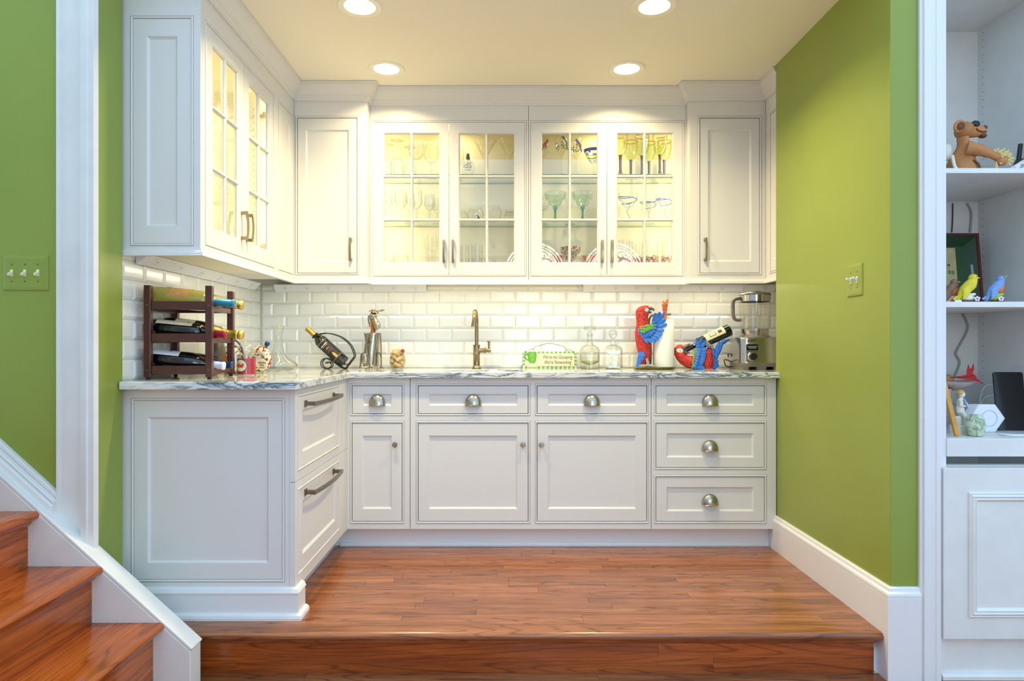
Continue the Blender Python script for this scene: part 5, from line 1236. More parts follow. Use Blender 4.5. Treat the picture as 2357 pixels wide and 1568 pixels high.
hx = lambda a, b: (zz(a, b)[0], 0.0, zz(a, b)[1]+0.002)
MB().tube(smooth([hx(1190, 272), hx(1120, 275), hx(1066, 300), hx(1050, 350), hx(1050, 450), hx(1052, 550), hx(1075, 605), hx(1120, 625), hx(1178, 622)], 4), 0.0095, 12).build('handle', 'grey_plastic', t)
mt = MB(); mt.box(-0.081, -0.066, -0.008, 0.008, 0.268, 0.284).box(-0.090, -0.072, -0.008, 0.008, 0.377, 0.405); mt.build('handle_mounts', 'glass_jar', t, bevel=0.002)
fy = -HD-0.0005
bd = MB().box(-0.079, -0.028, fy-0.003, fy+0.004, 0.151, 0.167).build('badge', 'nickel', t, bevel=0.001)
link('lettering', text_mesh('W', 0.0125, 'ink_red', T=Matrix.Translation((-0.068, fy-0.0032, 0.160))), bd); link('lettering', text_mesh('OLF', 0.0125, 'ink_black', T=Matrix.Translation((-0.0485, fy-0.0032, 0.160))), bd)
pn = MB().loft([[(x, fy+0.002, z) for x, _, z in [(p[0], 0, p[1]+0.092) for p in rsq(0.032, 0.050, 0, 0.007, cx=-0.054)]], [(x, fy-0.003, z) for x, _, z in [(p[0], 0, p[1]+0.092) for p in rsq(0.032, 0.050, 0, 0.007, cx=-0.054)]]], sm=False).build('control_panel', 'nickel', t)
ds = MB().box(-0.085, -0.023, fy-0.0042, fy-0.002, 0.108, 0.140).build('display', 'black_gloss', pn, bevel=0.001)
for i, tx in enumerate(('REMOVE PROTECTIVE', 'FILM BEFORE USE')): link('lettering', text_mesh(tx, 0.0068, 'foil_white', T=Matrix.Translation((-0.054, fy-0.0044, 0.128-i*0.008)) @ Matrix.Diagonal((0.78, 1, 1, 1))), ds)
T = Matrix.Translation((-0.056, fy-0.002, 0.074)) @ Matrix.Rotation(math.pi/2, 4, 'X')
MB().lathe([(0.027,0),(0.025,0.012),(0.023,0.014),(0,0.014)], 32, T=T).build('dial_ring', 'chrome', pn)
kn = MB().lathe([(0.0205,0.013),(0.0195,0.026),(0.018,0.028),(0,0.028)], 32, T=T); kn.box(-0.0045, 0.0045, -0.0195, 0.0195, 0.026, 0.038, T=T); kn.build('dial', 'black_plastic', pn)
qq = lambda a, b, y: (zz(a, b)[0], y, max(zz(a, b)[1], 0.004))
MB().tube(smooth([qq(1075, 1180, 0.09), qq(1045, 1195, 0.08), qq(1060, 1225, 0.08)], 4), 0.004, 8).tube(smooth([qq(1100, 1320, 0.07), qq(1020, 1285, 0.045), qq(940, 1275, 0.03), qq(938, 1345, 0.02), qq(980, 1388, 0.02), qq(1090, 1388, 0.04)], 5), 0.003, 8).build('power_cord', 'iron', t)

# ---- switch plates
def plate(label, loc, rotz, w, h, n, tog_mat, tilt, up):
    t = thing('switch_plate', label, 'light switch', loc, rotz)
    MB().rings([(-w/2, w/2, -h/2, h/2, 0.001), (-w/2, w/2, -h/2, h/2, -0.0015), (-w/2+0.003, w/2-0.003, -h/2+0.003, h/2-0.003, -0.0045), (-w/2+0.012, w/2-0.012, -h/2+0.012, h/2-0.012, -0.006)], False, True).build('cover', 'green_paint', t, bevel=0.001)
    for k in range(n):
        x_ = (k-(n-1)/2)*0.046
        g_ = MB().box(x_-0.005, x_+0.005, -0.0075, -0.004, -0.012, 0.012).build('toggle_collar', tog_mat, t)
        T = Matrix.Translation((x_, -0.006, 0)) @ Matrix.Rotation(math.radians(up), 4, 'X')
        MB().loft([[(-0.0045, 0, -0.006), (0.0045, 0, -0.006), (0.0045, 0, 0.006), (-0.0045, 0, 0.006)], [(-0.0038, -0.019, -0.004), (0.0038, -0.019, -0.004), (0.0038, -0.019, 0.004), (-0.0038, -0.019, 0.004)]], sm=False, T=T).build('toggle', tog_mat, g_, bevel=0.0008)
        s_ = MB()
        for z in (-0.030, 0.030): s_.lathe([(0, 0.0014), (0.0028, 0.0008), (0.003, 0)], 10, T=Matrix.Translation((x_, -0.006, z)) @ Matrix.Rotation(math.pi/2, 4, 'X'))
        s_.build('screws', 'leaf_dark', t)
plate('green three-toggle switch plate with ivory toggles, above the stairs', (X(60, Y_LF), Y_LF, Z(629, Y_LF)), 0, 0.160, 0.124, 3, 'ivory_plastic', 0, 22)
yp = F*X_R/(1969-U0)
plate('green two-toggle switch plate with white toggles on the right wall', (X_R, yp, Z(645, yp)), -math.pi/2, 0.112, 0.128, 2, 'white_plastic', 0, -24)

# ================================================================= GLASSWARE BEHIND THE PANES
PROF = {  # (foot, stem, bowl) profiles
 'tube': ([(0,0.004),(0.012,0.0),(0.014,0.003)], None, [(0.014,0.003),(0.0125,0.10),(0.013,0.200)]),
 'goblet': ([(0,0.003),(0.030,0.001),(0.034,0.0),(0.034,0.002),(0.012,0.007),(0.006,0.014)], [(0.006,0.014),(0.0045,0.03),(0.005,0.085),(0.009,0.094)], [(0.009,0.094),(0.024,0.104),(0.033,0.122),(0.036,0.150),(0.034,0.190)]),
 'balloon': ([(0,0.003),(0.034,0.001),(0.037,0.0),(0.036,0.002),(0.010,0.006),(0.0045,0.012)], [(0.0045,0.012),(0.0035,0.05),(0.004,0.095)], [(0.004,0.095),(0.022,0.102),(0.040,0.122),(0.046,0.150),(0.043,0.180),(0.036,0.205)]),
 'crystal': ([(0,0.003),(0.028,0.001),(0.032,0.0),(0.031,0.003),(0.010,0.008),(0.008,0.012)], [(0.008,0.012),(0.006,0.03),(0.009,0.045),(0.006,0.058),(0.009,0.068)], [(0.009,0.068),(0.022,0.078),(0.033,0.098),(0.035,0.120),(0.031,0.165)]),
 'cone': ([(0,0.003),(0.038,0.001),(0.042,0.0),(0.041,0.002),(0.010,0.006),(0.005,0.012)], [(0.005,0.012),(0.0042,0.06),(0.005,0.094),(0.012,0.112)], [(0.012,0.112),(0.040,0.165),(0.066,0.206)]),
 'bubble': ([(0,0.003),(0.020,0.0),(0.024,0.002)], None, [(0.024,0.002),(0.040,0.016),(0.0475,0.040),(0.044,0.062),(0.034,0.080)]),
 'rocks': ([(0,0.006),(0.028,0.0),(0.031,0.002)], None, [(0.031,0.002),(0.032,0.04),(0.034,0.170)]),
 'tumbler': ([(0,0.004),(0.026,0.0),(0.029,0.002)], None, [(0.029,0.002),(0.030,0.03),(0.026,0.07)]),
 'margarita': ([(0,0.003),(0.034,0.001),(0.038,0.0),(0.036,0.003),(0.012,0.008),(0.009,0.016)], [(0.009,0.016),(0.0055,0.03),(0.0075,0.066),(0.0135,0.074),(0.013,0.082),(0.016,0.085)], [(0.016,0.085),(0.030,0.092),(0.037,0.104),(0.0395,0.118),(0.042,0.121),(0.052,0.126),(0.058,0.136),(0.061,0.150),(0.0615,0.162)]),
 'birdwine': ([(0,0.003),(0.032,0.001),(0.036,0.0),(0.035,0.002),(0.010,0.006),(0.005,0.012)], [(0.005,0.012),(0.0042,0.06),(0.006,0.110)], [(0.006,0.110),(0.012,0.118),(0.028,0.142),(0.0345,0.172),(0.033,0.200),(0.029,0.222)]),
 'martini': ([(0,0.003),(0.036,0.001),(0.040,0.0),(0.038,0.002),(0.010,0.006),(0.005,0.012)], [(0.005,0.012),(0.0045,0.06),(0.010,0.070)], [(0.010,0.070),(0.020,0.082),(0.042,0.118),(0.056,0.146)]),
 'amber': ([(0,0.004),(0.032,0.002),(0.038,0.0),(0.036,0.003),(0.014,0.007),(0.012,0.012)], [(0.012,0.012),(0.0085,0.03),(0.009,0.108),(0.012,0.118)], [(0.012,0.118),(0.022,0.126),(0.036,0.152),(0.042,0.185),(0.041,0.230)]),
 'smallmartini': ([(0,0.002),(0.026,0.0),(0.028,0.002),(0.008,0.005),(0.004,0.01)], [(0.004,0.01),(0.0035,0.045),(0.006,0.05)], [(0.006,0.05),(0.022,0.070),(0.040,0.098)]),
 'confettitumbler': ([(0,0.004),(0.030,0.0),(0.034,0.003)], None, [(0.034,0.003),(0.035,0.040),(0.0365,0.075),(0.033,0.11),(0.0305,0.15),(0.036,0.200)]),
}
def drink(kind, label, x, y, z, group, mats=('glass_clear',)*3, s=1.0, flip=False, name='wine_glass', seg=24):
    f, st_, b = PROF[kind]; sc = lambda P: [(r*s, h*s) for r, h in P]
    H = b[-1][1]*s
    t = thing(name, label, 'glass', (x, y, z+H) if flip else (x, y, z), group=group, rot=(math.pi, 0, 0) if flip else None)
    MB().lathe(sc(f), seg).build('foot', mats[0], t)
    if st_: MB().lathe(sc(st_), seg if seg < 20 else 14).build('stem', mats[1], t)
    bb_ = MB().lathe(sc(b), seg).build('bowl', mats[2], t)
    r1, z1 = b[-1][0]*s, b[-1][1]*s
    MB().tube([(r1*math.cos(a), r1*math.sin(a), z1) for a in [i*2*math.pi/24 for i in range(24)]], 0.0022 if len(mats) > 3 else 0.0009, 5, closed=True).build('rim', mats[3] if len(mats) > 3 else mats[2], t)
    return t, bb_
S1, S2, S0 = SH[1], SH[0], BOT
gx = lambda px, y: X(px, y)
A, B = 3.745, 3.825
for px, y, s in ((892, 3.76, 1.0), (914, 3.72, 1.06), (944, 3.80, 0.98)): drink('goblet', {1.0: 'clear goblet', 1.06: 'tallest clear goblet', 0.98: 'rear clear goblet'}[s] + ' stood upside down on the top shelf', gx(px, y), y, S1, 'upturned goblets', s=s, flip=True)
for px, y, s in ((958, 3.73, 0.98), (993, 3.78, 0.92), (1026, 3.74, 1.04)): drink('balloon', 'clear balloon wine glass beside the upturned goblets', gx(px, y), y, S1, 'balloon wine glasses', s=s)
for px, y, s in ((889, 3.73, 1.02), (923, 3.72, 1.04), (942, 3.80, 1.04), (958, 3.735, 1.04), (989, 3.73, 0.90), (1006, 3.81, 0.88)):
    t_, b_ = drink('crystal', ('tall' if s > 0.95 else 'shorter') + ' cut crystal stemmed glass ' + ('at the front of' if y < 3.75 else 'at the back of') + ' the middle shelf', gx(px, y), y, S2, 'cut crystal glasses', s=s, mats=('glass_crystal', 'glass_crystal', 'glass_crystal'), seg=12)
    c_ = MB()
    for i in range(10):
        for d_ in (1, -1): c_.tube([((0.0345*s)*math.cos(i*0.628+d_*k*0.18), 0.0345*s*math.sin(i*0.628+d_*k*0.18), (0.090+k*0.011)*s) for k in range(4)], 0.0007, 4)
    c_.build('cut_pattern', 'glass_crystal', b_)
for px, y, s in ((889, 3.74, 0.75), (923, 3.73, 1.0), (966, 3.75, 0.62)): drink('tumbler', 'small clear tumbler on the cabinet floor, under the crystal glasses', gx(px, y), y, S0, 'small clear tumblers', s=s*1.58, name='tumbler', mats=('glass_crystal',)*3)
t = thing('stirrer_glass', 'clear glass holding a fan of long glass stirrers', 'glass', (gx(993, 3.76), 3.76, S0))
MB().lathe([(0,0.003),(0.022,0.0),(0.024,0.003),(0.026,0.06)], 20).build('tumbler', 'glass_clear', t)
for i, (a, b) in enumerate(((-0.014, -0.040), (-0.010, -0.027), (-0.007, -0.018), (0.0, 0.0), (0.006, 0.010), (0.010, 0.026), (0.013, 0.036))): MB().tube([(a, -0.004+0.002*(i % 3), 0.005), (b, 0.004-0.004*(i % 3), 0.214+0.010*(i % 3))], 0.0026, 7).build('stirrer', 'glass_crystal', t)
# --- second door
t = thing('liqueur_bottle', 'flat round clear bottle with black cap and blue lettering', 'bottle', (gx(1077, 3.735), 3.735, S1))
MB().loft([[(w_*math.cos(a), 0.016*d_*math.sin(a), z) for a in [i*2*math.pi/22 for i in range(22)]] for w_, d_, z in ((0.018, 0.8, 0.0), (0.026, 1, 0.006), (0.036, 1.1, 0.04), (0.0375, 1.1, 0.055), (0.032, 1, 0.076), (0.018, 0.85, 0.090), (0.011, 0.7, 0.094), (0.0095, 0.6, 0.098))]).build('bottle_glass', 'glass_clear', t)
MB().lathe([(0.012,0.096),(0.0115,0.099),(0.0085,0.128),(0.0075,0.130),(0,0.130)], 20).build('cap', 'black_plastic', t)
link('lettering', text_mesh('idlS', 0.054, 'ink_blue', T=Matrix.Translation((-0.001, -0.0185, 0.058)) @ Matrix.Diagonal((0.62, 1, 0.92, 1))), t)
link('lettering', text_mesh('a song', 0.015, 'ink_black', shear=0.4, T=Matrix.Translation((-0.001, -0.0185, 0.034)) @ Matrix.Diagonal((0.8, 1, 1, 1))), t)
for px, y in ((1116, 3.75), (1172, 3.735)): drink('cone', 'tall clear cone-shaped cocktail glass on the top shelf', gx(px, y), y, S1, 'cone cocktail glasses', s=1.0, name='cocktail_glass')
drink('balloon', 'clear wine glass just left of the blue lettered bottle', gx(1052, 3.83), 3.83, S1, None, s=0.95)
for px, y, s in ((1061, 3.815, 0.92), (1136, 3.74, 1.02)): drink('bubble', 'plain round bubble tumbler on the middle shelf', gx(px, y), y, S2, 'bubble tumblers', s=s, name='tumbler')
drink('bubble', 'round bubble tumbler with a small silver figure before it', gx(1095, 3.765), 3.765, S2, None, s=1.0, name='tumbler')
t, b_ = drink('bubble', 'round bubble tumbler printed with small script', gx(1176, 3.75), 3.75, S2, None, s=0.86, name='tumbler')
for i, (tx, a) in enumerate((('Cosmo', 0.0), ('no one but you', 0.0))):
    me = text_mesh(tx, (0.017, 0.009)[i], 'ink_black', shear=0.3, bend=0.0415, T=Matrix.Translation((0, 0, 0.048-i*0.015))); me.transform(Matrix.Rotation(-0.25, 4, 'Z')); link('lettering', me, b_)
t = thing('penguin_charm', 'small silver and black penguin-like charm before a bubble glass', 'ornament', (gx(1098, 3.70), 3.70, S2))
MB().ell((0, 0, 0.013), (0.011, 0.008, 0.013), 14, 10).build('body', 'black_gloss', t); MB().ell((-0.002, 0, 0.033), (0.008, 0.007, 0.008), 14, 10).build('head', 'chrome', t)
MB().ell((-0.002, -0.006, 0.014), (0.006, 0.004, 0.008), 10, 8).build('belly', 'chrome', t); MB().feather((0.009, -0.002, 0.022), (0.014, -0.002, 0.004), 0.007, 0.004).build('flipper', 'black_gloss', t)
for px in (1067, 1098):
    t_, b_ = drink('rocks', 'straight cut crystal rocks glass on the cabinet floor', gx(px, 3.735), 3.735, S0, 'crystal rocks glasses', s=0.98, name='rocks_glass', mats=('glass_crystal',)*3, seg=12)
    c_ = MB()
    for i in range(14):
        for d_ in (1, -1): c_.tube([(0.0325*math.cos(i*0.449+d_*k*0.15), 0.0325*math.sin(i*0.449+d_*k*0.15), 0.064+k*0.009) for k in range(4)], 0.0010, 4)
    c_.build('cut_pattern', 'glass_crystal', b_)
drink('tumbler', 'tiny shot glass alone on the cabinet floor near the cabinet side', gx(1128, 3.77), 3.77, S0, None, s=1.25, name='shot_glass', mats=('glass_crystal',)*3)
# --- third door: bird glasses, green margaritas, confetti
def leaf_spray(b_, R, a0, z0, n, col='leaf_dark', seed=1, span=0.5, h=0.05):
    m = MB(); r_ = random.Random(seed)
    for i in range(n):
        a = a0+r_.uniform(-span, span); z = z0+r_.uniform(-h/2, h/2)*(1-abs(a-a0)/span*0.4); d = r_.uniform(-0.010, 0.010)
        p = lambda aa, zz_: (R*math.sin(aa), -R*math.cos(aa), zz_)
        m.feather(p(a, z), p(a+d/R, z+r_.uniform(-0.012, 0.006)), 0.0055, 0.0012, n=p(a, 0))
    m.build('painted_leaves', col, b_)
def bird_on(b_, R, a0, z0, body, belly, flipx=1, s=1.0):
    p = lambda dx, dz, l=0.0: ((R+l)*math.sin(a0+flipx*dx*s/R), -(R+l)*math.cos(a0+flipx*dx*s/R), z0+dz*s)
    nrm = (math.sin(a0), -math.cos(a0), 0)
    m = MB().feather(p(-0.012, -0.012), p(0.008, 0.014), 0.015*s, 0.0022, n=nrm).feather(p(-0.022, -0.030), p(-0.006, -0.004), 0.006*s, 0.0018, n=nrm); m.ell(p(0.009, 0.017), (0.006*s, 0.002, 0.006*s), 10, 6, R=Matrix.Rotation(a0, 3, 'Z')).feather(p(0.012, 0.018), p(0.019, 0.016), 0.003*s, 0.0015, n=nrm)
    m.build('painted_bird', body, b_)
    if belly: MB().feather(p(0.0, -0.010, 0.0012), p(0.010, 0.008, 0.0012), 0.008*s, 0.002, n=nrm).build('painted_breast', belly, b_)
for (px, lab, body, belly, seed, a0, fx, y, s) in ((1250, 'wine glass painted with a red cardinal on a branch', 'bird_red', None, 1, 0.15, 1, 3.74, 0.98), (1292, 'wine glass painted with a black-capped chickadee and leaves', 'ink_black', 'bird_white', 2, 0.35, -1, 3.72, 1.03), (1326, 'wine glass painted with a bluebird over green leaves', 'cobalt', 'bird_orange', 3, 0.1, -1, 3.735, 0.97)):
    t_, b_ = drink('birdwine', lab, gx(px, y), y, S1, 'bird painted wine glasses', s=s)
    leaf_spray(b_, 0.0352*s, a0-0.35, 0.158*s, 36, seed=seed, span=0.9, h=0.045); bird_on(b_, 0.0352*s, a0+0.25, 0.180*s, body, belly, fx, s*1.35)
t_, b_ = drink('martini', 'martini glass with cobalt rim and lime green swirls', gx(1367, 3.75), 3.75, S1, None, s=1.06, name='martini_glass')
sw = MB()
for k in range(3):
    sw.tube([((0.024+0.009*k+0.004*math.sin(i*0.9))*math.cos(i*0.35), (0.024+0.009*k+0.004*math.sin(i*0.9))*math.sin(i*0.35), 0.092+k*0.0145+0.0066*math.sin(i*0.9)) for i in range(19)], 0.0026, 6)
sw.build('lime_swirl', 'lime', b_)
MB().lathe([(0.0535,0.139),(0.0595,0.1555)], 32).build('cobalt_rim_band', 'cobalt', b_)
MB().ell((-0.030, -0.040, 0.136), (0.006, 0.003, 0.007), 10, 8).build('painted_spot', 'foil_navy', b_)
for px in (1278, 1341): drink('margarita', 'green glass margarita glass with darker green stem', gx(px, 3.73), 3.73, S2, 'green margarita glasses', mats=('glass_deep_green', 'glass_deep_green', 'glass_green'), s=1.0, name='margarita_glass')
drink('birdwine', 'clear flute with green stem standing behind the green margaritas', gx(1312, 3.83), 3.83, S2, None, mats=('glass_deep_green', 'glass_deep_green', 'glass_clear'), s=0.85, name='flute')
drink('balloon', 'clear wine glass standing behind the green margaritas', gx(1250, 3.83), 3.83, S2, None, s=0.85)
t_, b_ = drink('margarita', 'margarita glass speckled all over with coloured chips', gx(1313, 3.74), 3.74, S0-0.045, None, mats=('confetti',)*3, s=0.98, name='margarita_glass') if False else drink('margarita', 'margarita glass speckled all over with coloured chips', gx(1313, 3.725), 3.725, S0, None, mats=('confetti',)*3, s=0.95, name='margarita_glass')
for px in (1282, 1358):
    t_, b_ = drink('smallmartini', 'small martini glass with red and yellow stripes', gx(px, 3.83), 3.83, S0, 'striped martini glasses', s=1.3, name='martini_glass')
    for k in range(8):
        m = MB(); a0 = k*math.pi/4; n = 6
        vs = [((r_*1.3+0.0006)*math.cos(a0+j*math.pi/4/n), (r_*1.3+0.0006)*math.sin(a0+j*math.pi/4/n), z_*1.3) for r_, z_ in ((0.007, 0.0505), (0.022, 0.070), (0.036, 0.091)) for j in range(n+1)]
        m.add(vs, [(a*(n+1)+j, a*(n+1)+j+1, (a+1)*(n+1)+j+1, (a+1)*(n+1)+j) for a in range(2) for j in range(n)], 0, True).build('stripe', ('stripe_red', 'stripe_yellow')[k % 2], b_)
drink('tube', 'tall narrow clear glass beside the striped martini glass', gx(1258, 3.79), 3.79, S0, None, s=1.0, name='tall_glass', mats=('glass_crystal',)*3)
# --- fourth door: amber-rimmed goblets, blue swirl margaritas, speckled tumblers
for px, y in ((1428, 3.72), (1452, 3.80), (1478, 3.73), (1494, 3.825), (1519, 3.715), (1529, 3.80)):
    drink('amber', 'pale green goblet with amber rim and brown stem, ' + ('in the front row' if y < 3.75 else 'behind the front row'), gx(px, y), y, S1, 'amber rimmed goblets', mats=('glass_pale_green', 'stem_brown', 'glass_pale_green', 'rim_amber'), s=0.985 if y < 3.75 else 0.95, name='goblet')
for px, y in ((1446, 3.73), (1495, 3.822), (1532, 3.724)):
    t_, b_ = drink('margarita', 'clear margarita glass with cobalt blue swirl', gx(px, y), y, S2, 'blue swirl margarita glasses', s=0.95, name='margarita_glass')
    P_ = PROF['margarita'][2]
    def rad(z):
        return (interp(P_, z) or 0.058)*0.95+0.0006
    sw = MB().tube([(rad(z)*math.cos(a), rad(z)*math.sin(a), z*0.95) for a, z in [(px+0.30*i, 0.158-0.064*(i/34)) for i in range(35)]], [0.0016+0.0012*math.sin(i*0.5)**2 for i in range(35)], 6)
    sw.tube([(0.0085*math.cos(0.5*i), 0.0085*math.sin(0.5*i), 0.09-0.006*i) for i in range(13)], 0.0012, 5)
    sw.build('blue_swirl', 'cobalt', b_)
for px, y in ((1437, 3.745), (1467, 3.79), (1501, 3.74), (1537, 3.75)):
    t_, b_ = drink('confettitumbler', 'clear waisted tumbler with a band of coloured chips', gx(px, y), y, S0, 'speckled tumblers', s=0.98, name='tumbler')
    MB().lathe([(0.0348,0.040),(0.0368,0.075),(0.0345,0.108)], 28).build('chip_band', 'confetti_band', b_)
# --- side cabinet over the rack
XC = X_L+0.15
for k, yy in enumerate((2.60, 2.70, 2.80, 2.96, 3.06, 3.16)): drink('rocks' if k % 2 else 'tumbler', ('tall straight' if k % 2 else 'short tapered') + ' clear tumbler on the middle shelf of the side cabinet', XC+0.03*(k % 2), yy, S2, 'tumblers in the side cabinet', s=1.0, name='tumbler', mats=('glass_crystal',)*3)
for k, yy in enumerate((2.62, 2.72, 2.99, 3.10)): drink('goblet', 'clear stemmed glass on the top shelf of the side cabinet', XC+0.02*(k % 2), yy, S1, 'stemmed glasses in the side cabinet', s=0.9)
for k, yy in enumerate((2.60, 2.69, 2.78, 2.95, 3.04, 3.13)): drink('crystal', 'cut crystal glass on the floor of the side cabinet', XC+0.03*(k % 2), yy, S0, 'crystal glasses in the side cabinet', s=0.95, mats=('glass_crystal',)*3, seg=12)

# ================================================================= BUILT-IN BOOKCASE
XB0, XB1, YB0, YB1 = 1.570, 2.052, 2.356, 2.822
bk = thing('bookcase', 'white built-in bookcase with open shelves over a cabinet', 'bookcase', (XB0, YB0, Z_LOW))
L = lambda x0, x1, y0, y1, z0, z1: (x0-XB0, x1-XB0, y0-YB0, y1-YB0, z0-Z_LOW, z1-Z_LOW)
MB().box(*L(XB0, XB1+0.02, YB1, YB1+0.012, Z_LOW, 2.46)).build('back_panel', 'old_white', bk)
MB().box(*L(XB1, XB1+0.02, YB0, YB1, Z_LOW, 2.46)).build('side_panel', 'old_white', bk)
MB().box(*L(1.5605, 1.588, 2.3405, 2.372, Z_LOW, 2.46)).build('stile', 'trim_white', bk)
MB().box(*L(XB0, XB0+0.018, 2.3722, YB1, Z_LOW, 2.46)).build('side_panel', 'old_white', bk)
MB().box(*L(XB0+0.018, XB1, YB0, YB1, 2.392, 2.41)).build('top_panel', 'old_white', bk)
ZS1, ZS2, ZS3 = Z(387, YB0), Z(694.5, YB0), Z(1010, YB0-0.025)
MB().box(*L(XB0+0.018, XB1-0.001, YB0, YB1-0.001, ZS1-0.018, ZS1)).build('shelf', 'old_white', bk, bevel=0.001)
MB().box(*L(XB0+0.018, XB1-0.001, YB0, YB1-0.001, ZS2-0.020, ZS2)).build('shelf', 'old_white', bk, bevel=0.001)
MB().box(*L(XB0+0.018, XB1-0.001, YB0-0.02, YB1-0.001, Z(1052, YB0-0.025), ZS3)).build('pull_out_shelf', 'old_white', bk, bevel=0.002)
MB().box(*L(XB0+0.018, XB1-0.001, YB0+0.004, YB0+0.03, 0.555, 0.602)).build('rail', 'old_white', bk, bevel=0.002)
dz0, dz1 = Z(1472, 2.312), Z(1078, 2.312)
xd = X(2172, 2.312); xe = XB1+0.02
d_ = MB().box(*L(xd, xe, 2.311, 2.340, dz0, dz1)).build('door', 'old_white', bk, bevel=0.002)
xm, zm0, zm1 = X(2229, 2.31), Z(1421, 2.31), Z(1134, 2.31)
R = lambda i, y: (xm+i-XB0, xe-0.05-i-XB0, zm0+i-Z_LOW, zm1-i-Z_LOW, y-YB0)
MB().rings([R(0, 2.3115), R(0, 2.306), R(0.003, 2.3035), R(0.006, 2.306), R(0.009, 2.3035), R(0.013, 2.3005), R(0.020, 2.304), R(0.024, 2.301), R(0.029, 2.306), R(0.033, 2.3115)]).build('door_moulding', 'old_white', d_)
MB().box(*L(1.5885, XB1+0.02, 2.345, 2.36, Z_LOW, dz0+0.03)).build('toe_board', 'old_white', bk)
MB().prism([(2.345-YB0, 0), (2.327-YB0, 0), (2.327-YB0, 0.012), (2.333-YB0, 0.021), (2.345-YB0, 0.023)], xd+0.008-XB0, XB1+0.02-XB0, 'x').build('shoe_strip', 'old_white', bk)
ph = MB()
for k in range(60):
    z = -0.1+k*0.032+0.78
    if z < 2.38: ph.lathe([(0, 0.0006), (0.0022, 0.0004)], 8, T=Matrix.Translation((XB1-XB0, YB1-0.030-YB0, z-Z_LOW)) @ RY(-math.pi/2)).lathe([(0, 0.0006), (0.0022, 0.0004)], 8, T=Matrix.Translation((XB1-XB0, YB0+0.05-YB0, z-Z_LOW)) @ RY(-math.pi/2))
ph.build('shelf_pin_holes', 'dark_gap', bk)['kind'] = 'stuff'

# ---- clay bear figurine
YC = 2.52; S6 = 6.03; zz = lambda a, b: zloc(a, b, 2160, 220, S6, 2225, YC)
zb0 = zz(0, 1000)[1]; q = lambda zx, zy, y: (zz(zx, zy)[0], y, zz(zx, zy)[1]-zb0)
k6 = YC/F/S6
def sl(rows, n=20, y0=0.0):
    return [[(q(zx, zy, 0)[0]+hw*k6*math.cos(a), y0+dep*math.sin(a), q(zx, zy, 0)[2]) for a in [i*2*math.pi/n for i in range(n)]] for zx, zy, hw, dep in rows]
t = thing('clay_bear', 'brown clay bear figurine holding a gold flower posy', 'figurine', (X(2225, YC), YC, ZS1))
MB().loft(sl([(325,999,200,0.055),(322,940,205,0.058),(318,860,195,0.058),(318,770,170,0.052),(330,690,140,0.045),(350,610,105,0.038),(352,540,75,0.030),(345,480,62,0.026),(335,420,60,0.026)])).build('body', 'clay', t)
MB().loft(sl([(610,999,75,0.04),(600,930,85,0.045),(575,840,80,0.04),(540,760,60,0.03)], y0=0.06)).build('hind_leg', 'clay_dark', t)
hd = MB(); hd.ell(q(355, 320, 0), (105*k6, 0.040, 118*k6), 20, 12); hd.loft([[(q(zx, 0, 0)[0], 0.9*r*k6*math.cos(a), q(0, zy, 0)[2]+r*k6*math.sin(a)) for a in [i*2*math.pi/16 for i in range(16)]] for zx, zy, r in ((380, 315, 108), (460, 320, 98), (540, 325, 86), (600, 330, 74), (632, 335, 58), (644, 338, 30))])
hd.build('head', 'clay', t)
MB().tube([q(460, 318, -0.0245), q(490, 345, -0.0232), q(560, 358, -0.0188), q(625, 352, -0.0145)], 0.0032, 8).build('mouth', 'clay_dark', t)
MB().ell(q(626, 285, -0.004), (0.010, 0.012, 0.009), 12, 8).build('nose', 'clay_dark', t); MB().ell(q(596, 400, -0.006), (0.015, 0.014, 0.009), 12, 8).build('lower_lip', 'clay_dark', t)
MB().ell(q(465, 250, -0.0205), (0.0165, 0.008, 0.0125), 16, 10).build('eye', 'eye_black', t)
er = MB(); er.ell(q(240, 285, -0.02), (0.022, 0.010, 0.027), 14, 8, R=Matrix.Rotation(0.5, 3, 'Y')); ear = er.build('ear', 'clay', t); MB().ell(q(238, 290, -0.029), (0.013, 0.006, 0.017), 12, 8, R=Matrix.Rotation(0.5, 3, 'Y')).build('ear_hollow', 'clay_dark', ear)
MB().tube(smooth([q(290, 610, -0.040), q(400, 640, -0.052), q(540, 690, -0.055), q(690, 745, -0.050)], 4), [0.027]*3+[0.023]*3+[0.018]*3+[0.014]*4, 12).build('arm', 'clay', t)
pw = MB(); pw.ell(q(740, 785, -0.048), (0.022, 0.016, 0.020), 14, 8)
for d_ in (-0.012, 0.0, 0.012): pw.tube([q(750, 775, -0.055+0.0*d_), (q(795, 790, 0)[0], -0.058, q(0, 790, 0)[2]+d_)], 0.006, 8)
pw.build('paw', 'clay', t)
MB().tube(smooth([q(350, 780, -0.052), q(410, 850, -0.058), q(420, 920, -0.058), q(405, 990, -0.056)], 4), 0.004, 8).build('hip_crease', 'clay_dark', t)
fw = MB(); fr_ = random.Random(5)
for (a, b) in ((740,680),(790,705),(830,765),(815,810),(655,680),(710,700),(770,740)):
    for k in range(5): fw.feather(q(a, b, -0.055), (q(a, b, 0)[0]+0.016*math.cos(k*1.26), -0.062, q(a, b, 0)[2]+0.016*math.sin(k*1.26)), 0.009, 0.004)
fw.tube(smooth([q(700, 800, -0.055), q(715, 840, -0.058), q(690, 830, -0.058)], 4), 0.0028, 6).tube(smooth([q(660, 800, -0.05), q(665, 880, -0.055), q(625, 945, -0.055), q(588, 920, -0.055), q(605, 895, -0.055)], 4), 0.0032, 6).tube(smooth([q(655, 830, -0.05), q(650, 930, -0.052), q(678, 970, -0.052)], 4), 0.0032, 6)
fw.build('flower_posy', 'pale_gold', t)
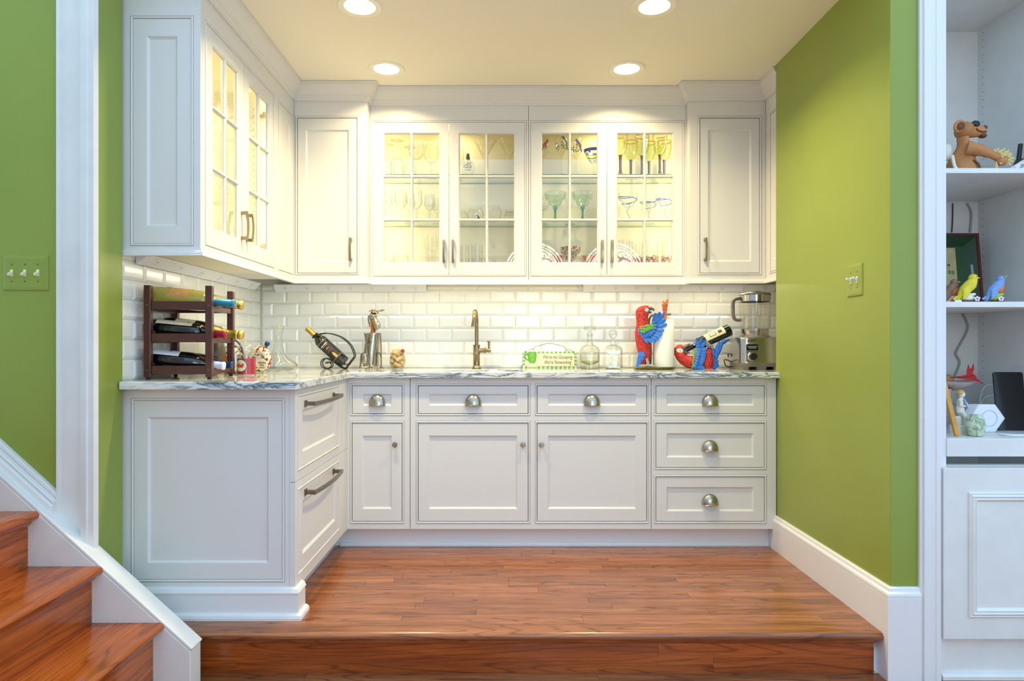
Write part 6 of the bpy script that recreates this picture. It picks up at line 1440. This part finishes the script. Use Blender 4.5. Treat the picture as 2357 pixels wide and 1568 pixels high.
MB().ell(q(170, 600, 0.02), (0.022, 0.02, 0.035), 14, 8).tube(smooth([q(120, 700, -0.03), q(125, 850, -0.04), q(150, 920, -0.045), q(125, 965, -0.04)], 4), 0.006, 8).build('wing', 'porcelain', t)

# ---- rolled papers and dark object on the top shelf
t = thing('rolled_paper', 'sheaf of rolled printed white papers on the bookcase top shelf', 'papers', (X(2335, 2.46), 2.46, ZS1))
for i, (dx, dz, r) in enumerate(((0.0, 0.022, 0.022), (0.040, 0.020, 0.020))):
    MB().tube([(dx-0.045, -0.05, dz*0.55), (dx+0.06, 0.02+0.02*i, dz+0.030)], [r*0.5, r], 14, flat=0.8).build('roll', 'paper', t)
MB().tube([(-0.01, -0.05, 0.026), (0.012, -0.042, 0.034)], 0.0035, 6).build('print_marks', 'cable_grey', t)
t = thing('telephone', 'black handset leaning behind the rolled papers', 'telephone', (X(2342, 2.545), 2.545, ZS1))
MB().loft([rsq(0.022, 0.014, 0.0, 0.006), rsq(0.026, 0.014, 0.05, 0.006, cx=0.008), rsq(0.024, 0.012, 0.085, 0.006, cx=0.022)]).build('handset', 'black_plastic', t)
MB().tube([(0.004, 0, 0.08), (0.012, 0, 0.145)], 0.008, 10).build('antenna', 'black_plastic', t)

# ---- green tray with cow picture
YT = 2.745
t = thing('serving_tray', 'dark green serving tray with red rim and farm picture, stood on edge', 'tray', (X(2130, YT), YT, ZS2), rot=(math.radians(-6), 0, 0))
TX0, TX1, TZ = -0.03, X(2255, YT)-X(2130, YT), Z(537, YT)-ZS2
R = lambda i, y: (TX0+i, TX1-i, i, TZ-i, y)
MB().rings([R(0.0, 0.01), R(0.0, -0.028), R(0.011, -0.028), R(0.0115, -0.024)]).build('rim', 'tray_red', t)
sd = MB()
R2 = lambda i, y: (TX0+i, TX1-i, i, TZ-i, y); sd.rings([R2(0.011, -0.0245), R2(0.052, 0.004)]); sd.build('sloped_side', 'tray_green', t)
MB().box(TX0+0.05, TX1-0.05, 0.002, 0.008, 0.05, TZ-0.05).build('tray_floor', 'tray_floor', t)
hl = MB().tube([(TX1-0.027, -0.012, TZ*0.36), (TX1-0.029, -0.012, TZ*0.58)], 0.005, 10, flat=0.4).build('hand_slot', 'cable_grey', t)
px1 = X(2208, YT)-X(2130, YT); pz0, pz1 = 0.06, Z(568, YT)-ZS2
pic = MB().box(TX0+0.055, px1, -0.0005, 0.0025, pz0, pz1).build('farm_picture', 'canvas', t)
MB().box(px1-0.003, px1, -0.001, 0.001, pz0, pz1).box(TX0+0.055, px1, -0.001, 0.001, pz1-0.003, pz1).build('gold_edge', 'ink_gold', pic)
cw_ = MB(); cx_, cz_ = X(2185, YT)-X(2130, YT), Z(609, YT)-ZS2
cw_.ell((cx_-0.008, -0.001, cz_), (0.014, 0.002, 0.012), 12, 8).ell((cx_+0.007, -0.001, cz_-0.006), (0.009, 0.002, 0.007), 12, 8).feather((cx_-0.004, -0.001, cz_+0.009), (cx_+0.003, -0.001, cz_+0.020), 0.004, 0.001); cw_.build('painted_cow', 'cow_tan', pic)
MB().ell((cx_+0.010, -0.0014, cz_+0.0), (0.006, 0.002, 0.005), 10, 6).build('cow_patch', 'ink_brown', pic)
MB().ell((cx_+0.012, -0.001, cz_-0.030), (0.007, 0.0015, 0.010), 10, 6).ell((cx_+0.027, -0.001, cz_-0.031), (0.006, 0.0015, 0.009), 10, 6).build('painted_trees', 'tree_grey', pic)
MB().box(TX0+0.055, px1-0.003, -0.0012, 0.001, pz0, pz0+0.035).build('painted_field', 'field', pic)

# ---- three porcelain birds
def bird(label, px, y, col, breast, wingc, beakc, h, base_col, plinth=True, head=None, flower=None, up=0.5):
    t = thing('bird_figurine', label, 'figurine', (X(px, y), y, ZS2))
    z0 = 0.008 if plinth else 0.0015
    if plinth: MB().loft([[(0.032*k*math.cos(a), 0.024*k*math.sin(a), z) for a in [i*2*math.pi/24 for i in range(24)]] for k, z in ((0.95, 0), (1.0, 0.003), (0.86, 0.0055), (0.92, 0.008))]).build('plinth', 'plinth', t)
    g = MB().ell((0, 0, z0+0.010), (0.026, 0.018, 0.012), 16, 8)
    g.tube([(-0.02, -0.004, z0+0.012), (0.0, -0.006, z0+0.022), (0.022, -0.006, z0+0.026)], [0.007, 0.007, 0.005], 10); g.build('mossy_rock', base_col, t)
    B = Vector((0, 0, z0+0.016))
    pts = [(-0.030, -0.012), (-0.020, 0.004), (-0.008, 0.020), (0.006, 0.034), (0.014, 0.046), (0.016, 0.054), (0.017, 0.060)]; rs = [0.003, 0.010, 0.0165, 0.0175, 0.013, 0.0115, 0.006]
    s = h/0.066
    MB().loft([[(p[0]*s+r*s*math.cos(a)*0.85, r*s*0.85*math.sin(a), B.z+p[1]*s+r*s*math.cos(a)*-0.45) for a in [i*2*math.pi/18 for i in range(18)]] for p, r in zip(pts, rs)]).build('body', col, t)
    MB().ell((0.015*s, 0, B.z+0.055*s), (0.0125*s, 0.0115*s, 0.0115*s), 16, 10).build('head', head or col, t)
    if breast: MB().ell((0.009*s, -0.003, B.z+0.026*s), (0.0135*s, 0.0125*s, 0.018*s), 16, 10, R=Matrix.Rotation(0.5, 3, 'Y')).build('breast', breast, t)
    w = MB()
    for i in range(4): w.feather((-0.002*s, -0.013*s, B.z+(0.034-0.006*i)*s), (-0.024*s, -0.013*s, B.z+(0.016-0.008*i)*s), 0.009*s, 0.005*s)
    w.build('wing', wingc, t)
    MB().feather((-0.020*s, 0, B.z+0.004*s), (-0.043*s, 0, B.z-0.008*s), 0.009*s, 0.005*s, n=(0, -1, 0)).build('tail', wingc, t)
    MB().loft([[(0.025*s, 0.004*s*math.cos(a), B.z+0.056*s+0.004*s*math.sin(a)) for a in [i*2*math.pi/10 for i in range(10)]], [(0.036*s, 0.0006*math.cos(a), B.z+(0.056+up*0.012)*s+0.0006*math.sin(a)) for a in [i*2*math.pi/10 for i in range(10)]]]).build('beak', beakc, t)
    MB().ell((0.019*s, -0.0105*s, B.z+0.058*s), 0.0019, 8, 6).build('eye', 'eye_black', t)
    if flower:
        fm = MB()
        for k in range(5): fm.feather((flower[0], -0.022, z0+flower[1]), (flower[0]+0.012*math.cos(k*1.257+0.3), -0.024, z0+flower[1]+0.010*math.sin(k*1.257+0.3)), 0.009, 0.003)
        fm.build('flower', flower[2], t); MB().ell((flower[0], -0.025, z0+flower[1]), 0.0025, 8, 6).build('flower_centre', 'ink_red', t)
bird('yellow canary porcelain figurine on a branch with dark plinth', 2228, 2.45, 'bird_yellow', None, 'bird_yellow', 'beak_pink', 0.086, 'porcelain', up=-0.2, flower=(0.018, 0.008, 'petal'))
bird('bluebird porcelain figurine with white flower, alone at the shelf end', 2292, 2.45, 'bird_blue', 'bird_orange', 'bird_blue', 'beak_yellow', 0.080, 'moss_green', up=1.0, flower=(0.002, 0.008, 'petal'))
bird('robin porcelain figurine with orange breast beside the canary', 2186, 2.49, 'bird_brown', 'bird_orange', 'bird_brown', 'beak_yellow', 0.078, 'porcelain', plinth=False, up=0.0, flower=(-0.002, 0.010, 'bird_orange'))
tag(MB().box(-0.012, 0.012, -0.001, 0.004, 0, 0.008).build('paper_tag', 'label_white', loc=(X(2206, 2.385), 2.385, ZS2), bevel=0.0005), 'tiny white paper tag lying before the robin figurine', 'tag')

# ---- things on the pull-out shelf
t = thing('hexagon_router', 'white hexagonal wireless router standing on edge', 'router', (X(2272, 2.50), 2.50, ZS3))
hx_, hz_ = 0.068, 0.054
HEX = lambda s, dx=0: [(dx+hx_*s*a, hz_+hz_*s*b) for a, b in ((-0.98, 0.0), (-0.52, -1.0), (0.44, -1.0), (1.0, 0.0), (0.44, 1.0), (-0.52, 1.0))]
MB().loft([[(p[0]-0.014, 0.030, p[1]) for p in HEX(0.97)], [(p[0], 0.0, p[1]) for p in HEX(1.0)], [(p[0], -0.004, p[1]) for p in HEX(0.97)], [(p[0], -0.006, p[1]) for p in HEX(0.84)]], sm=False).build('shell', 'white_plastic', t, bevel=0.006, segs=3)
MB().tube([(0.004+0.030*math.cos(a), -0.0066, hz_+0.030*math.sin(a)) for a in [i*2*math.pi/36 for i in range(36)]], 0.0009, 6, closed=True).build('ring_groove', 'porcelain_blue', t)
t = thing('marbled_vase', 'small round green and white marbled vase', 'vase', (X(2244, 2.40), 2.40, ZS3))
MB().lathe([(0,0.002),(0.018,0.0),(0.024,0.003),(0.031,0.018),(0.033,0.040),(0.031,0.060),(0.024,0.074),(0.0145,0.080),(0.013,0.078),(0.012,0.070)], 32).build('vase_body', 'vase_marble', t)
MB().lathe([(0,0.069),(0.0125,0.0705)], 16).build('vase_mouth', 'dark_gap', t)
t = thing('boy_figurine', 'white porcelain figure of a boy with golden hair playing a pipe', 'figurine', (X(2212, 2.47), 2.47, ZS3))
MB().loft([[(0.042*k*math.cos(a), 0.03*k*math.sin(a), z) for a in [i*2*math.pi/24 for i in range(24)]] for k, z in ((1, 0), (1.0, 0.026), (0.95, 0.030), (0.9, 0.032))]).build('base', 'porcelain', t)
MB().box(-0.026, -0.004, -0.008, 0.016, 0.031, 0.066).build('tree_stump', 'porcelain', t, bevel=0.004)
bd_ = MB(); z_ = 0.032
for s_, yy in ((0.006, -0.006), (-0.002, 0.006)): bd_.tube([(0.010+s_*0.3, yy, z_), (0.006+s_, yy, z_+0.030), (-0.002, yy, z_+0.052)], [0.005, 0.007, 0.009], 12)
bd_.loft([[(cx+rx*math.cos(a), rx*0.75*math.sin(a), z_+z) for a in [i*2*math.pi/16 for i in range(16)]] for cx, rx, z in ((-0.002, 0.014, 0.046), (-0.003, 0.0155, 0.060), (-0.003, 0.012, 0.078), (-0.001, 0.013, 0.094), (0.0, 0.008, 0.101), (0.001, 0.005, 0.106))])
bd_.tube([(-0.010, -0.010, z_+0.094), (-0.012, -0.014, z_+0.074), (0.006, -0.014, z_+0.072)], [0.006, 0.005, 0.004], 10); bd_.tube([(0.010, 0.002, z_+0.092), (0.020, -0.004, z_+0.080), (0.020, -0.010, z_+0.066)], [0.005, 0.004, 0.004], 10)
bd_.tube([(0.010, -0.006, z_+0.002), (0.018, -0.010, z_+0.0025)], [0.0045, 0.003], 8)
bd_.ell((0.002, 0, z_+0.116), (0.0125, 0.0115, 0.0135), 16, 10); bd_.build('boy_body', 'porcelain', t)
MB().ell((-0.001, 0.002, z_+0.121), (0.0145, 0.0135, 0.0125), 14, 8).build('hair', 'hair_gold', t)
MB().tube([(0.004, -0.012, z_+0.098), (0.018, -0.014, z_+0.062)], 0.0038, 10).build('pipe', 'porcelain_blue', t)
t = thing('compote_dish', 'pale pink glass stemmed dish holding a red leaf', 'dish', (X(2185, 2.66), 2.66, ZS3))
DZ = 0.158
MB().loft([[(0.02+w_*math.cos(a), 0.055*w_/0.085*math.sin(a), z+0.006*math.cos(2*a)) for a in [i*2*math.pi/28 for i in range(28)]] for w_, z in ((0.012, DZ-0.002), (0.045, DZ+0.004), (0.080, DZ+0.020), (0.088, DZ+0.034))], cap0=True, cap1=False).build('bowl', 'dish', t)
MB().lathe([(0,0.0),(0.034,0.0),(0.034,0.004),(0.012,0.014),(0.009,0.06),(0.016,0.12),(0.020,DZ)], 20, T=Matrix.Translation((-0.012, 0, 0))).build('stem', 'dish', t)
lf = thing('red_leaf', 'bright red pointed autumn leaf lying in the pink dish', 'leaf', (X(2215, 2.63), 2.63, ZS3+DZ+0.047))
mb = MB(); pts = [(-0.055, 0.0), (-0.01, 0.006), (0.012, 0.010), (0.016, 0.026), (0.026, 0.052), (0.030, 0.034), (0.036, 0.036), (0.048, 0.056), (0.046, 0.038), (0.044, 0.028), (0.036, 0.018), (0.046, 0.008), (0.050, -0.004), (0.060, -0.012), (0.078, -0.030), (0.058, -0.018), (0.040, -0.012), (0.02, -0.010), (-0.01, -0.006)]
mb.loft([[(a, y_+0.25*b-0.01, b) for a, b in pts] for y_ in (-0.0012, 0.0012)], sm=False).build('blade', 'red_leaf', lf)
MB().tube([(-0.06, -0.012, 0.0), (0.0, -0.013, 0.001), (0.04, -0.010, 0.008)], 0.0014, 6).build('vein', 'ink_brown', lf)
tag(MB().lathe([(0,0),(0.018,0.002),(0.027,0.016),(0.024,0.032),(0.010,0.039),(0,0.037)], 18).build('gourd', 'gourd', loc=(X(2178, 2.67), 2.67, ZS3+DZ+0.018)), 'small tan gourd sitting in the pink dish', 'gourd')
t = thing('easel_stick', 'slanted light wooden easel leg on the pull-out shelf', 'easel', (0, 0, 0))
a_, b_ = Vector((X(2203, 2.375), 2.375, ZS3)), Vector((X(2172, 2.44), 2.44, Z(880, 2.44)))
d = (b_-a_).normalized(); u = Vector((1, 0, 0)); u = (u-d*u.dot(d)).normalized(); v = d.cross(u)
t.location = a_
MB().loft([[tuple(p+u*sx_*0.0085+v*sy_*0.006) for sx_, sy_ in ((-1,-1),(1,-1),(1,1),(-1,1))] for p in (Vector((0,0,0.004)), b_-a_)], sm=False).build('leg', 'light_wood', t, bevel=0.0015)
t = thing('black_tablet', 'black tablet computer leaning upright beside the router', 'tablet', (X(2296, 2.56), 2.56, ZS3), rot=(math.radians(-8), 0, -0.12))
MB().loft([[(p[0], y_, p[1]) for p in [(r_[0], r_[1]) for r_ in rsq(0.054, 0.115, 0, 0.008, cx=0.054, cy=0.115)]] for y_ in (-0.004, 0.004)], sm=False).build('slab', 'black_gloss', t, bevel=0.001)
MB().tube(smooth([(0.0, 0.006, 0.180), (-0.022, 0.012, 0.175), (-0.038, 0.02, 0.145), (-0.040, 0.03, 0.10)], 4), 0.0026, 8).tube(smooth([(0.0, 0.006, 0.138), (-0.02, 0.012, 0.134), (-0.034, 0.02, 0.12), (-0.036, 0.03, 0.09)], 4), 0.002, 8).build('charging_lead', 'cable_grey', t)
def cable(label, pts, mat, r=0.0032):
    p0 = Vector(pts[-1]); tag(MB().tube([Vector(p)-p0 for p in smooth(pts, 5)], r, 8).build('cable', mat, loc=tuple(p0)), label, 'cable')
yb = YB1-0.006
cp_ = lambda px, py, y=yb: (X(px, y), y, Z(py, y))
cable('black cable running down the bookcase back above the tray', [cp_(2193, 468), cp_(2193, 500), cp_(2191, 535)], 'black_plastic', 0.0022)
cable('grey cable running down the bookcase back above the tray', [cp_(2226, 468), cp_(2236, 490), cp_(2233, 535)], 'cable_grey', 0.004)
cable('grey cable curling down behind the red leaf', [cp_(2216, 722), cp_(2228, 755), cp_(2206, 800), cp_(2200, 815), cp_(2209, 835), cp_(2196, 870)], 'cable_grey', 0.004)
yy = 2.70
cable('tangled grey leads lying behind the boy figurine', [(X(2188, yy), yy, ZS3+0.10), (X(2215, yy), yy, ZS3+0.07), (X(2248, yy), yy, ZS3+0.045), (X(2235, yy), yy, ZS3+0.03), (X(2200, yy), yy, ZS3+0.02), (X(2190, yy), yy, ZS3+0.004)], 'cable_grey', 0.003)
cable('white flat cable on the pull-out shelf before the tablet', [(X(2300, 2.43), 2.43, ZS3+0.004), (X(2320, 2.40), 2.40, ZS3+0.004), (X(2345, 2.39), 2.39, ZS3+0.004), (X(2375, 2.40), 2.40, ZS3+0.004)], 'white_plastic', 0.0036)
